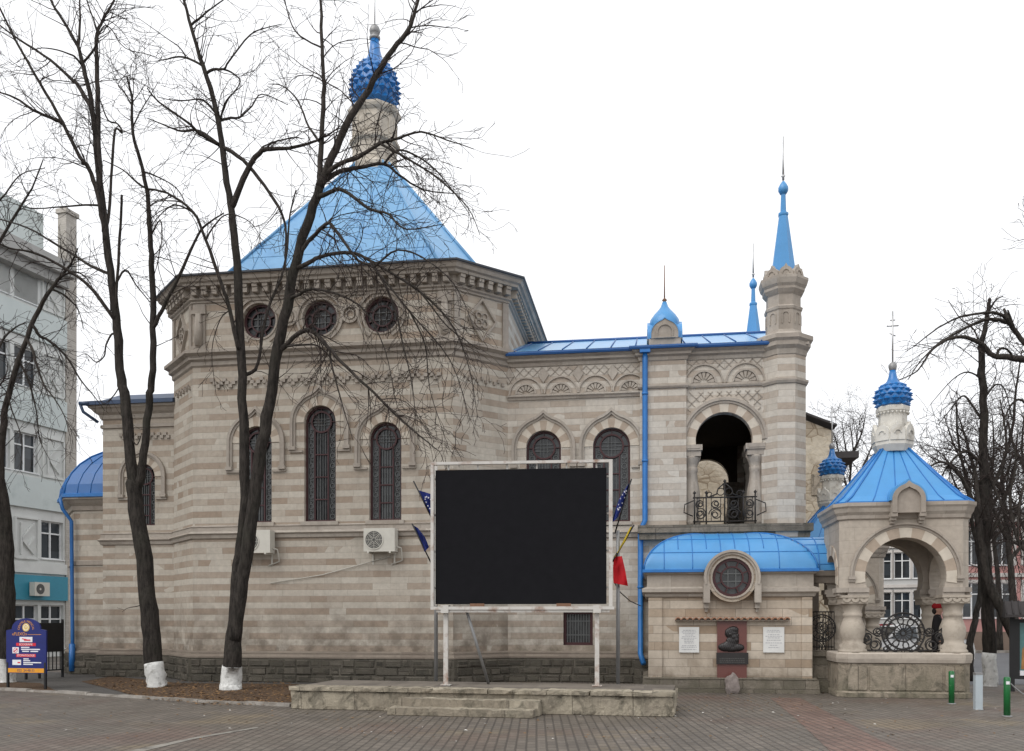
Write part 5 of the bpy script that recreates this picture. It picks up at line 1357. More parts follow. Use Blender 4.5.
m = MB(); m.extr(fb, circ(.44, 1.28, .1, 20), 0, .006); m.obox(fb, .17, 1.30, .36, .47, 0, .004); obj('printed_disc', m, 'signw', po)
m = MB(); m.add([fb(-.15,1.72,.35),fb(1.65,1.72,.35),fb(1.65,2.02,0),fb(-.15,2.02,0),fb(-.15,1.72,-.35),fb(1.65,1.72,-.35),fb(-.15,1.66,.35),fb(1.65,1.66,.35),fb(1.65,1.66,-.35),fb(-.15,1.66,-.35)], [(0,1,2,3),(3,2,5,4),(6,7,1,0),(4,5,8,9),(7,6,9,8),(0,3,4),(0,4,9,6),(1,5,2),(1,7,8,5)])
for k in range(14): u = -.12+.135*k; m.tube([fb(u,1.735,.35), fb(u,2.03,0)], .02, 5)
obj('tiled_roof', m, 'roofdark', t)
# clinic sign board
fsn = Fr(pt(8, 690, 20.9).to_2d(), (pt(45.5, 690, 20.7)-pt(8, 690, 20.9)).to_2d()); sw = (pt(45.5, 690, 20.7)-pt(8, 690, 20.9)).length
t = thing('advertising_board', fsn(sw/2, 0), 'arched dark blue clinic advertising board on black legs by the kerb', 'sign')
for u in (.0, sw): m = MB(); m.obox(fsn, u-.022, u+.022, 0, .62, -.025, .025); obj('leg', m, 'black', t)
zb, zs_, zt2 = .37, 1.36, 1.64
def so_(px, py): return puz(fsn, px, py)
m = MB(); c = sw/2; hw_ = sw/2+.03
top = [(c+hw_, zs_), (c+hw_*.72, zs_+.03)]+[(c+hw_*.72*math.cos(PI*i/16), zs_+.04+.24*math.sin(PI*i/16)) for i in range(17)]+[(c-hw_*.72, zs_+.03), (c-hw_, zs_)]
m.extr(fsn, [(c-hw_, zb), (c+hw_, zb)]+top, -.02, .02, back=True); bd = obj('board', m, 'signblue', t)
m = MB(); m.obox(fsn, c-hw_+.015, c+hw_-.015, zb+.015, zb+.115, .02, .024); obj('footer_strip', m, 'signor', bd)
m = MB(); text_into(m, fsn, '022  24-48-33', c, zb+.063, .06, .026, 0, .74); obj('lettering', m, 'signblue', bd)
m = MB(); m.extr(fsn, circ(c, 1.43, .095, 26), .02, .024); obj('emblem', m, 'signg', bd)
m = MB(); m.ring(fsn, c, 1.43, .055, .07, 0, 2*PI, .024, .027, 22); text_into(m, fsn, 'M', c, 1.43, .06, .027); obj('emblem_mark', m, 'signw', bd)
m = MB(); text_into(m, fsn, 'CENTRUL MEDICAL', c, 1.38, .052, .022, 0, .62, arcr=.19); text_into(m, fsn, '«FLEXO»', c-.17, 1.275, .075, .022, 0, .42); m.obox(fsn, c+.05, c+.40, 1.26, 1.268, .02, .023); obj('lettering', m, 'signor', bd)
m = MB(); m.obox(fsn, c-.17, c+.17, 1.09, 1.21, .02, .024); m.obox(fsn, c-.36, c-.19, .83, .97, .02, .024); m.obox(fsn, c-.36, c-.13, .56, .68, .02, .024); obj('picture_panel', m, 'signw', bd)
m = MB()
for z0, z1, w0, w1 in ((1.0, 1.07, -.26, .26), (.745, .815, -.26, .26)): m.obox(fsn, c+w0, c+w1, z0, z1, .02, .023)
m.obox(fsn, c-.05, c+.12, 1.12, 1.15, .024, .027); m.bar(fsn, (c-.33, .86), (c-.22, .94), .02, .024, .027); m.ring(fsn, c-.275, .90, .045, .055, 0, 2*PI, .024, .027, 16); m.obox(fsn, c-.22, c-.15, .6, .63, .024, .027); m.bar(fsn, (c-.10, 1.17), (c+.1, 1.13), .02, .024, .0275)
obj('red_panel', m, 'signred', bd)
m = MB(); rs = random.Random(8)
for z in (1.035, .78):
    text_into(m, fsn, 'ECOGRAFIE' if z > 1 else 'STOMATOLOGIE', c, z, .05, .0245, 0, .46)
for z, u0, L in ((.955, -.13, .22), (.91, -.13, .5), (.865, -.1, .18), (.865, .12, .2), (.69, -.07, .14), (.65, -.07, .18), (.605, -.07, .47), (.565, -.07, .25)): m.obox(fsn, c+u0, c+u0+L, z, z+.024, .02, .023)
obj('text_lines', m, 'signw', bd)
# black yard gate behind the board
fg = Fr(pt(42, 668, 24.6).to_2d(), (pt(63, 668, 25.2)-pt(42, 668, 24.6)).to_2d()); gw = (pt(63, 668, 25.2)-pt(42, 668, 24.6)).length
t = thing('yard_gate', fg(gw/2, 0), 'black metal gate leaf between the clinic board and the church', 'gate')
m = MB(); m.obox(fg, -.5, gw, .72, 1.52, -.02, .02); obj('sheet_panel', m, 'black', t)
m = MB()
for u in (-.5, -.1, gw-.04): m.obox(fg, u, u+.045, 0, 1.62 if u > .1 else 1.52, -.03, .03)
for k in range(9): m.obox(fg, -.4+k*.12, -.38+k*.12, .22, .72, -.01, .01)
m.obox(fg, -.5, gw, .2, .235, -.02, .02); obj('gate_frame', m, 'black', t)
# person in dark coat and red hat inside the pavilion
def person(loc, yaw, lab):
    """one continuous skinned body, then hat and hair as children"""
    J = {'pel': (0,0,.86), 'sp': (0,.0,1.05), 'ch': (0,.01,1.25), 'nk': (0,0,1.40), 'hd0': (0,-.015,1.46), 'hd1': (0,-.02,1.53), 'hd2': (0,-.01,1.60),
         'shL': (.17,0,1.33), 'elL': (.22,.03,1.08), 'wrL': (.2,-.10,.90), 'haL': (.18,-.15,.84), 'shR': (-.17,0,1.33), 'elR': (-.22,.03,1.08), 'wrR': (-.2,-.06,.86), 'haR': (-.19,-.09,.79),
         'hiL': (.09,0,.80), 'knL': (.10,-.03,.46), 'anL': (.10,.02,.08), 'toL': (.11,-.15,.04), 'hiR': (-.09,0,.80), 'knR': (-.10,.0,.46), 'anR': (-.10,.04,.08), 'toR': (-.11,-.13,.04)}
    Rr = {'pel': .17, 'sp': .165, 'ch': .17, 'nk': .062, 'hd0': .075, 'hd1': .095, 'hd2': .075, 'shL': .085, 'elL': .062, 'wrL': .045, 'haL': .035, 'shR': .085, 'elR': .062, 'wrR': .045, 'haR': .035, 'hiL': .12, 'knL': .085, 'anL': .06, 'toL': .045, 'hiR': .12, 'knR': .085, 'anR': .06, 'toR': .045}
    E = [('pel','sp'),('sp','ch'),('ch','nk'),('nk','hd0'),('hd0','hd1'),('hd1','hd2'),('ch','shL'),('shL','elL'),('elL','wrL'),('wrL','haL'),('ch','shR'),('shR','elR'),('elR','wrR'),('wrR','haR'),('pel','hiL'),('hiL','knL'),('knL','anL'),('anL','toL'),('pel','hiR'),('hiR','knR'),('knR','anR'),('anR','toR')]
    ks = list(J); me = bpy.data.meshes.new('person'); me.from_pydata([J[k] for k in ks], [(ks.index(a), ks.index(b)) for a, b in E], [])
    o = bpy.data.objects.new('tmp', me); COL.objects.link(o)
    sk = o.modifiers.new('s', 'SKIN'); sk.use_smooth_shade = True
    if not me.skin_vertices: 
        bpy.context.view_layer.objects.active = o
    for i, k in enumerate(ks):
        v = me.skin_vertices[0].data[i]; v.radius = (Rr[k], Rr[k]*(.78 if k in ('pel', 'sp', 'ch') else 1)); v.use_root = (k == 'pel')
    sub = o.modifiers.new('d', 'SUBSURF'); sub.levels = 2; sub.render_levels = 2
    dg = bpy.context.evaluated_depsgraph_get(); ev = o.evaluated_get(dg); mm = ev.to_mesh()
    R3 = Matrix.Rotation(yaw, 3, 'Z'); L = Vector(loc)
    vs = [v.co.copy() for v in mm.vertices]; fs = [list(p.vertices) for p in mm.polygons]
    ev.to_mesh_clear(); bpy.data.objects.remove(o)
    X = lambda p: L+R3 @ Vector(p)
    mb = MB(); mb.add([X(v) for v in vs], fs, 0, True)
    for i, f in enumerate(mb.f):
        c = sum((vs[k] for k in f), Vector())/len(f)
        if c.z > 1.43 or (abs(c.x) > .14 and c.z < .88 and c.z > .74 and abs(c.x) > .19): mb.i[i] = 1
    body = tag(obj('person', mb, ['coat', 'skin'], None, loc), lab, 'person')
    def ell(m, c, r, n=14):
        pr = [(math.sin(PI*i/8)*1.0, -math.cos(PI*i/8)) for i in range(9)]; vs = []; fs = []
        for i in range(n):
            a = 2*PI*i/n
            for s_, z in pr: vs.append(X((c[0]+r[0]*s_*math.cos(a), c[1]+r[1]*s_*math.sin(a), c[2]+r[2]*z)))
        for i in range(n):
            for q in range(8): fs.append((i*9+q, ((i+1)%n)*9+q, ((i+1)%n)*9+q+1, i*9+q+1))
        m.add(vs, fs, 0, True)
    m = MB(); ell(m, (0, .01, 1.605), (.098, .108, .075)); ell(m, (0, .0, 1.575), (.104, .114, .025)); obj('knitted_hat', m, 'hatred', body)
    m = MB(); ell(m, (0, -.105, 1.525), (.013, .022, .022)); ell(m, (.085, 0, 1.525), (.012, .02, .03)); ell(m, (-.085, 0, 1.525), (.012, .02, .03)); obj('face', m, 'skin', body)
    m = MB(); 
    for s in (-1, 1): ell(m, (s*.035, -.093, 1.545), (.011, .008, .008))
    ell(m, (0, -.092, 1.485), (.025, .008, .006)); obj('eyes_and_mouth', m, 'black', body)
    m = MB(); ell(m, (0, .05, 1.50), (.085, .06, .07)); obj('hair', m, 'bark', body)
    return body
pp = pt(937.5, 640, 19.25); person((pp.x, pp.y, .29), math.radians(70), 'person in black coat and red knitted hat standing at the pavilion railing')
# cars on the street
def car(loc, yaw, paint, lab):
    t = thing('parked_car', loc, lab, 'car', 'cars parked behind the pavilion'); L3 = Vector(loc); R3 = Matrix.Rotation(yaw, 3, 'Z')
    X = lambda x, y, z: L3+R3 @ Vector((x, y, z))
    pr = [(-2.05,.28),(-2.1,.5),(-2.02,.82),(-1.5,.9),(-.95,.93),(-.45,1.38),(.1,1.45),(.75,1.43),(1.35,1.15),(1.6,.97),(2.0,.92),(2.08,.6),(2.05,.28)]
    m = MB(); vs = []; ys = [(-.84, 0), (-.80, 1), (.80, 1), (.84, 0)]
    secs = [(-.78, .94), (-.84, 1.0), (.84, 1.0), (.78, .94)]
    for y, k in secs:
        for x, z in pr:
            ty = y*(1 if z < .95 else 1-.22*(z-.95)/.5); vs.append(X(x*(.99 if k < 1 else 1), ty, z if k == 1 else .28+(z-.28)*.985))
    n = len(pr); fs = []
    for a in range(3):
        for i in range(n): fs.append((a*n+i, a*n+(i+1)%n, (a+1)*n+(i+1)%n, (a+1)*n+i))
    fs += [list(range(n-1, -1, -1)), [3*n+i for i in range(n)]]
    m.add(vs, fs); obj('body', m, paint, t)
    for s in (-1, 1):
        m = MB(); f = lambda z: s*(.855*(1-.22*max(0, z-.95)/.5)-.0)
        for q in ([(-.82,.97),(-.42,1.33),(.08,1.385),(.08,.97)], [(.14,.97),(.14,1.385),(.70,1.37),(1.18,1.1),(1.18,.97)]):
            v = [X(x, f(z)+s*.006, z) for x, z in q]; m.add(v, [list(range(len(v)))[::(1 if s < 0 else -1)]])
        obj('side_window', m, 'pane', t)
    for q, nm in (([(-.98,.955),(-.50,1.36)], 'windscreen'), ([(1.40,1.13),(.80,1.41)], 'rear_window')):
        m = MB(); (xa, za), (xb, zb_2) = q; o_ = -.02 if nm == 'windscreen' else .02
        m.add([X(xa+o_, -.7, za+.01), X(xa+o_, .7, za+.01), X(xb+o_, .6, zb_2+.01), X(xb+o_, -.6, zb_2+.01)], [(0,1,2,3) if nm != 'windscreen' else (3,2,1,0)]); obj(nm, m, 'pane', t)
    for x in (-1.3, 1.3):
        for s in (-1, 1):
            m = MB(); pts = [X(x, s*.86, .31), X(x, s*.66, .31)]; m.tube(pts, .31, 20); wh = obj('wheel', m, 'tyre', t)
            m = MB(); m.tube([X(x, s*.868, .31), X(x, s*.85, .31)], .19, 14); obj('rim', m, 'alu', wh)
    for x, mt_, nm in ((-2.09, 'signw', 'headlight'), (2.07, 'lampred', 'tail_light')):
        for s in (-1, 1):
            m = MB(); m.tube([X(x-.02, s*.62, .68), X(x+.05, s*.62, .68)], .09, 10); obj(nm, m, mt_, t)
    return t
q = pt(903, 640, 31); car((q.x, q.y, 0), math.radians(12), 'carwhite', 'white parked car glimpsed through the iron wheel of the pavilion railing')
q = pt(872, 640, 35.5); car((q.x, q.y, 0), math.radians(12), 'carred', 'red parked car glimpsed through the pavilion arch behind the white one')

# ================================================================== OTHER BUILDINGS
def winmesh(parent, fr, u0, u1, z0, z1, fmat='pvc', gl='pane', depth=.14, mull=1, trans=True, name='window'):
    m = MB(); fwd = .055
    m.panel(fr, [(u0,z0),(u1,z0),(u1,z1),(u0,z1)], [[(u0+fwd,z0+fwd),(u1-fwd,z0+fwd),(u1-fwd,z1-fwd),(u0+fwd,z1-fwd)]], .06, w=-depth)
    for k in range(1, mull+1): u = u0+(u1-u0)*k/(mull+1); m.obox(fr, u-.035, u+.035, z0+fwd, z1-fwd, -depth-.05, -depth+.012)
    if trans: z = z0+(z1-z0)*.68; m.obox(fr, u0+fwd, u1-fwd, z-.03, z+.03, -depth-.05, -depth+.008)
    m.obox(fr, u0-.05, u1+.05, z0-.04, z0-.003, -.02, .07)
    o = obj(name, m, fmat, parent); g = MB(); g.obox(fr, u0+.02, u1-.02, z0+.02, z1-.02, -depth-.08, -depth-.045); obj('pane', g, gl, o); return o
# panel-built block on the left
Eb = pt(65, 640, 40); gd = Vector((.15, .989, 0)).normalized()
bl = thing('office_block', (Eb.x-6, Eb.y-4, 0), 'pale green and white panel office block behind the bare trees', 'building')
Lb = 22.0; S0 = Eb-gd*Lb; FB = Fr((S0.x, S0.y), (gd.x, gd.y))    # u runs away from the viewer, n faces the church
m = MB(); mg = MB(); md = MB(); wl = []; bay = 1.42; nb = int(Lb/bay)
FL = [3.9, 7.5, 11.1, 14.7]
holes = []
for fi, z in enumerate(FL):
    for k in range(nb):
        u = Lb-(k+1)*bay
        if (k % 3) != (1 if fi in (0,) else 0): holes.append((u+.1, u+bay-.1, z+.35, z+2.0, fi, k))
gh = [(Lb-(k+1)*bay+.08, Lb-k*bay-.08, .35, 2.25, 9, k) for k in range(nb)]
allh = holes+gh
m.panel(FB, [(0,0),(Lb,0),(Lb,16.6),(0,16.6)], [[(a,c_),(b,c_),(b,d_),(a,d_)] for a, b, c_, d_, f_, k in allh], .2)
fbk = Fr((Eb.x, Eb.y), (-1, 0)); m.panel(fbk, [(0,0),(14,0),(14,16.6),(0,16.6)], [], .2)
obj('facade_wall', m, 'panelW', bl)
for a, b, c_, d_, f_, k in allh:
    if k < 6: winmesh(bl, FB, a, b, c_, d_)
    else:
        g = MB(); g.obox(FB, a, b, c_, d_, -.2, -.16); obj('window', g, 'pane', bl)
for fi in range(len(FL)):
    z = FL[fi]; s = MB(); s.obox(FB, 0, Lb, z-1.15 if fi else z-.3, z+.15, 0, .12); obj('spandrel', s, 'panelA' if fi else 'panelW', bl)
m = MB()
for fi, z in enumerate(FL):
    for k in range(8):
        if (k % 3) != (1 if fi in (0,) else 0): continue
        u = Lb-(k+1)*bay+.12; w_ = bay-.24; m = MB()
        for (pa_, pb_) in (((0, 0), (w_, 0)), ((0, 1.7), (w_, 1.7)), ((0, 0), (0, 1.7)), ((w_, 0), (w_, 1.7)), ((w_*.25, .15), (w_*.25, 1.5)), ((w_*.25, .8), (w_*.8, 1.5)), ((w_*.25, .8), (w_*.8, .2)), ((w_*.55, .5), (w_*.8, .9))):
            m.bar(FB, (u+pa_[0], z+.3+pa_[1]), (u+pb_[0], z+.3+pb_[1]), .07, 0, .09)
        obj('relief_panel', m, 'panelW', bl)
m = MB(); m.obox(FB, 0, Lb, 2.45, 3.5, 0.0, .16); obj('shop_fascia', m, 'teal', bl)
m = MB(); m.obox(FB, -.5, Lb-.2, 16.6, 17.2, -3, .75); m.obox(FB, -.5, Lb-.2, 16.2, 16.6, -.1, .45); obj('eaves_slab', m, 'concr', bl)
m = MB(); m.obox(FB, -.5, Lb-.3, 17.2, 19.6, -1.0, -.9); obj('parapet_screen', m, 'panelA', bl)
m = MB(); m.obox(FB, Lb, Lb+.62, 0, 19.7, -.4, .06); m.obox(FB, Lb-.08, Lb+.7, 19.7, 19.9, -.45, .14); obj('end_pier', m, 'pierb', bl)
kx = Lb-1.75
t = thing('air_conditioner', FB(kx, 2.6, .2), 'small white air conditioner on the teal fascia of the office block', 'air conditioner', 'air conditioners on walls')
m = MB(); m.obox(FB, kx-.4, kx+.4, 2.62, 3.2, .2, .48); obj('casing', m, 'acw', t)
m = MB(); m.ring(FB, kx-.1, 2.91, .05, .22, 0, 2*PI, .48, .486, 20); obj('fan_guard', m, 'acd', t)
# ruined rubble building behind the belfry
rb = thing('rubble_building', (1, 37, 0), 'old rubble stone building with cracked plaster behind the belfry', 'building')
fr = Fr((-6, 36), (1, 0)); e_ = at(833, 433, 36).x+6
zL, zR = at(800, 418, 36).z, at(833, 431, 36).z; sl_r = (zR-zL)/(at(833,431,36).x-at(800,418,36).x)
m = MB(); zt0 = zR-sl_r*e_
m.panel(fr, [(0,0),(e_,0),(e_,zR),(e_*.35,zR-sl_r*e_*.65),(0,zR-sl_r*e_*.4)], [], .4); fr2 = Fr((-6+e_, 36), (0, 1)); m.panel(fr2, [(0,0),(9,0),(9,zR),(0,zR)], [], .4)
obj('wall', m, 'rubble', rb)
m = MB(); U0 = e_*.35
m.add([fr(U0, zR-sl_r*e_*.65, .25), fr(e_+.1, zR-sl_r*.1+.1, .25), fr(e_+.1, zR+.1, -9), fr(U0, zR-sl_r*e_*.65, -9), fr(U0, zR-sl_r*e_*.65+.14, .25), fr(e_+.1, zR+.22, .25), fr(e_+.1, zR+.22, -9), fr(U0, zR-sl_r*e_*.65+.14, -9)], [(3,2,1,0),(4,5,6,7),(0,1,5,4),(1,2,6,5),(2,3,7,6)])
m.obox(fr, e_, e_+1.0, zR-1.0, zR-.75, -3, -.2)
obj('roof', m, 'roofdark', rb)
m = MB(); u = at(818, 490, 36).x+6; m.obox(fr, u-.25, u+.25, 6.4, 7.2, 0, .06); obj('blocked_opening', m, 'rust', rb)
# pink street house and grey terrace at the end of the view
def house(px0, px1, d, ztop, wall, base, lab, nw, floors, name, yawd=0, trim='cream', dep=9):
    a, b = pt(px0, 640, d), pt(px1, 640, d+yawd); fr = Fr((a.x, a.y), ((b-a).x, (b-a).y)); L = (b-a).length
    t = thing(name, ((a.x+b.x)/2, (a.y+b.y)/2, 0), lab, 'building')
    m = MB(); m2 = MB(); hol = []; fh = (ztop-1.2)/floors
    for f in range(floors):
        for k in range(nw): c = (k+.5)*L/nw; hol.append((c-.5, c+.5, 1.2+f*fh+.5, 1.2+f*fh+.5+min(2.1, fh-.9)))
    m.panel(fr, [(0,1.0),(L,1.0),(L,ztop),(0,ztop)], [[(p,r),(q,r),(q,s),(p,s)] for p, q, r, s in hol], .2); m.obox(fr, 0, .02, 1.0, ztop, -dep, -.001); m.obox(fr, L-.02, L, 1.0, ztop, -dep, -.001); obj('wall', m, wall, t)
    m = MB(); m.obox(fr, -.05, L+.05, 0, 1.0, -dep, .08); obj('base', m, base, t)
    for p, q, r, s in hol:
        w_ = winmesh(t, fr, p, q, r, s, 'pvc', 'pane', .1)
        x = MB(); x.obox(fr, p-.16, p-.002, r, s+.16, 0, .06); x.obox(fr, q+.002, q+.16, r, s+.16, 0, .06); x.obox(fr, p-.002, q+.002, s+.002, s+.16, 0, .055); obj('surround', x, trim, w_)
    m = MB(); m.obox(fr, -.2, L+.2, ztop, ztop+.35, -dep, .35)
    for f in range(1, floors): m.obox(fr, 0, L, 1.2+f*fh-.1, 1.2+f*fh+.1, 0, .12)
    obj('cornice', m, trim, t)
    m = MB(); m.add([fr(-.2, ztop+.35, .3), fr(L+.2, ztop+.35, .3), fr(L+.2, ztop+.35+dep*.18, -dep/2), fr(-.2, ztop+.35+dep*.18, -dep/2), fr(L+.2, ztop+.35, -dep), fr(-.2, ztop+.35, -dep)], [(0,1,2,3),(3,2,4,5),(1,4,2),(0,3,5)]); obj('roof', m, 'roofdark', t)
    return t
house(957, 1110, 46, 6.6, 'pink', 'brownst', 'two storey pink street house with white window surrounds behind the right trees', 5, 2, 'street_house', 0, dep=3)
house(838, 950, 62, 9.2, 'greyst', 'brownst', 'pale grey three storey terrace glimpsed through the pavilion arch', 6, 3, 'terrace_building', -3)
# ================================================================== BARE TREES
def smooth(pl, sub=4):
    out = []; n = len(pl)
    for i in range(n-1):
        p0, p1, p2, p3 = pl[max(0, i-1)], pl[i], pl[i+1], pl[min(n-1, i+2)]
        for k in range(sub):
            t = k/sub; a = p1*2; b = (p2-p0)*t; c = (p0*2-p1*5+p2*4-p3)*(t*t); d = (p1*3-p0-p2*3+p3)*(t**3)
            out.append((a+b+c+d)*.5)
    out.append(pl[-1]); return out
class Tree:
    def __init__(s, seed, d, wash=0): s.r = random.Random(seed); s.d = d; s.trunk = MB(); s.crown = MB(); s.nt = 0; s.band = MB(); s.wash = wash; s.paths = []
    def stem(s, px, r0, r1, mb=None, dd=0.0, n=9, tw=0, twl=1.0, lev=2, t0=.15, droop=.0, d0=None, up=.0):
        """polyline of picture positions at this tree's distance, drifting dd metres away along it"""
        d0 = s.d if d0 is None else d0; k = len(px); px = list(px)
        if s.paths:      # grow out of the stem or limb that passes closest to the first point
            q = min(s.paths, key=lambda e: (e[0]-px[0][0])**2+(e[1]-px[0][1])**2)
            if math.hypot(q[0]-px[0][0], q[1]-px[0][1]) < 14: d0 = q[2]; px[0] = (q[0], q[1])
        for i in range(k-1):
            for j in range(6): f = j/6; s.paths.append((px[i][0]+(px[i+1][0]-px[i][0])*f, px[i][1]+(px[i+1][1]-px[i][1])*f, d0+dd*(i+f)/(k-1)))
        P = smooth([pt(x, y, d0+dd*i/(k-1)) for i, (x, y) in enumerate(px)])
        m = len(P); rad = []
        for i in range(m):
            f = i/(m-1); rad.append((r0+(r1-r0)*f)*(1+.05*s.r.uniform(-1, 1)))
            P[i] = P[i]+Vector((s.r.uniform(-1, 1), s.r.uniform(-1, 1), s.r.uniform(-1, 1)))*min(.02, rad[-1]*.25)
        (mb or s.crown).tube(P, rad, n)
        if mb and s.wash and not s.band.v:
            q = [(p, r) for p, r in zip(P, rad) if p.z < s.wash]; i = len(q)
            a, b = P[i-1], P[i]; f = (s.wash-a.z)/(b.z-a.z); q.append((a.lerp(b, f), rad[i-1]+(rad[i]-rad[i-1])*f))
            s.band.tube([x[0] for x in q], [x[1]+.006 for x in q], n)
        if tw: s.twigs(P, rad, tw, twl, lev, t0, droop, up)
        return P
    def twigs(s, P, rad, per_m, twl, lev, t0, droop, up):
        L = sum((b-a).length for a, b in zip(P, P[1:])); n = int(L*per_m*1.55); m = len(P)
        for _ in range(n):
            f = t0+(1-t0)*s.r.random(); i = min(m-2, int(f*(m-1))); p = P[i].lerp(P[i+1], f*(m-1)-i)
            d = (P[i+1]-P[i]).normalized(); o = Vector((s.r.gauss(0, 1), s.r.gauss(0, 1), s.r.gauss(0, 1))); o = (o-d*o.dot(d)).normalized()
            a = math.radians(s.r.uniform(28, 70)); v = d*math.cos(a)+o*math.sin(a)+Vector((0, 0, up))
            s.grow(p, v.normalized(), 1.45*twl*s.r.uniform(.4, 1.2)*(1.15-.4*f), min(rad[i]*.45, .011*twl+.004), lev, droop)
    def grow(s, p, d, L, r, lev, droop):
        st = .14 if lev < 2 else .17; n = max(3, int(L/st)); h = L/n; pts = [p]; q = p; rr = [r]
        bend = Vector((s.r.gauss(0, 1), s.r.gauss(0, 1), s.r.gauss(0, 1)))*.10
        ch = []
        for i in range(n):
            d = (d+bend+Vector((s.r.gauss(0, .11), s.r.gauss(0, .11), s.r.gauss(0, .11)-droop))).normalized(); q = q+d*h; pts.append(q); rr.append(max(.0048, r*(1-.75*(i+1)/n)))
            if s.r.random() < .2: bend = Vector((s.r.gauss(0, 1), s.r.gauss(0, 1), s.r.gauss(0, 1)))*.11
            if lev > 0 and i > 0: ch.append((q, d, i/n, rr[-1]))
        s.crown.tube(pts, rr, 5 if r > .012 else 3, 1 if r < .02 else 0, cap=False); s.nt += 1
        if lev > 0:
            for c in ch:
                if s.r.random() < (.66 if lev == 2 else .5):
                    o = Vector((s.r.gauss(0, 1), s.r.gauss(0, 1), s.r.gauss(0, 1))); o = (o-c[1]*o.dot(c[1])).normalized(); a = math.radians(s.r.uniform(25, 65))
                    s.grow(c[0], (c[1]*math.cos(a)+o*math.sin(a)).normalized(), L*s.r.uniform(.28, .7)*(1.1-.45*c[2]), max(.005, c[3]*.66), lev-1, droop)
    def done(s, label, base, wash=None, group='bare trees along the church', z0=-.05):
        t = thing('bare_tree', base, label, 'tree', group)
        tr = obj('trunk', s.trunk, 'bark', t); obj('crown', s.crown, ['limb', 'twig'], t)
        if s.band.v: obj('whitewash_band', s.band, 'wash', tr)
        return t
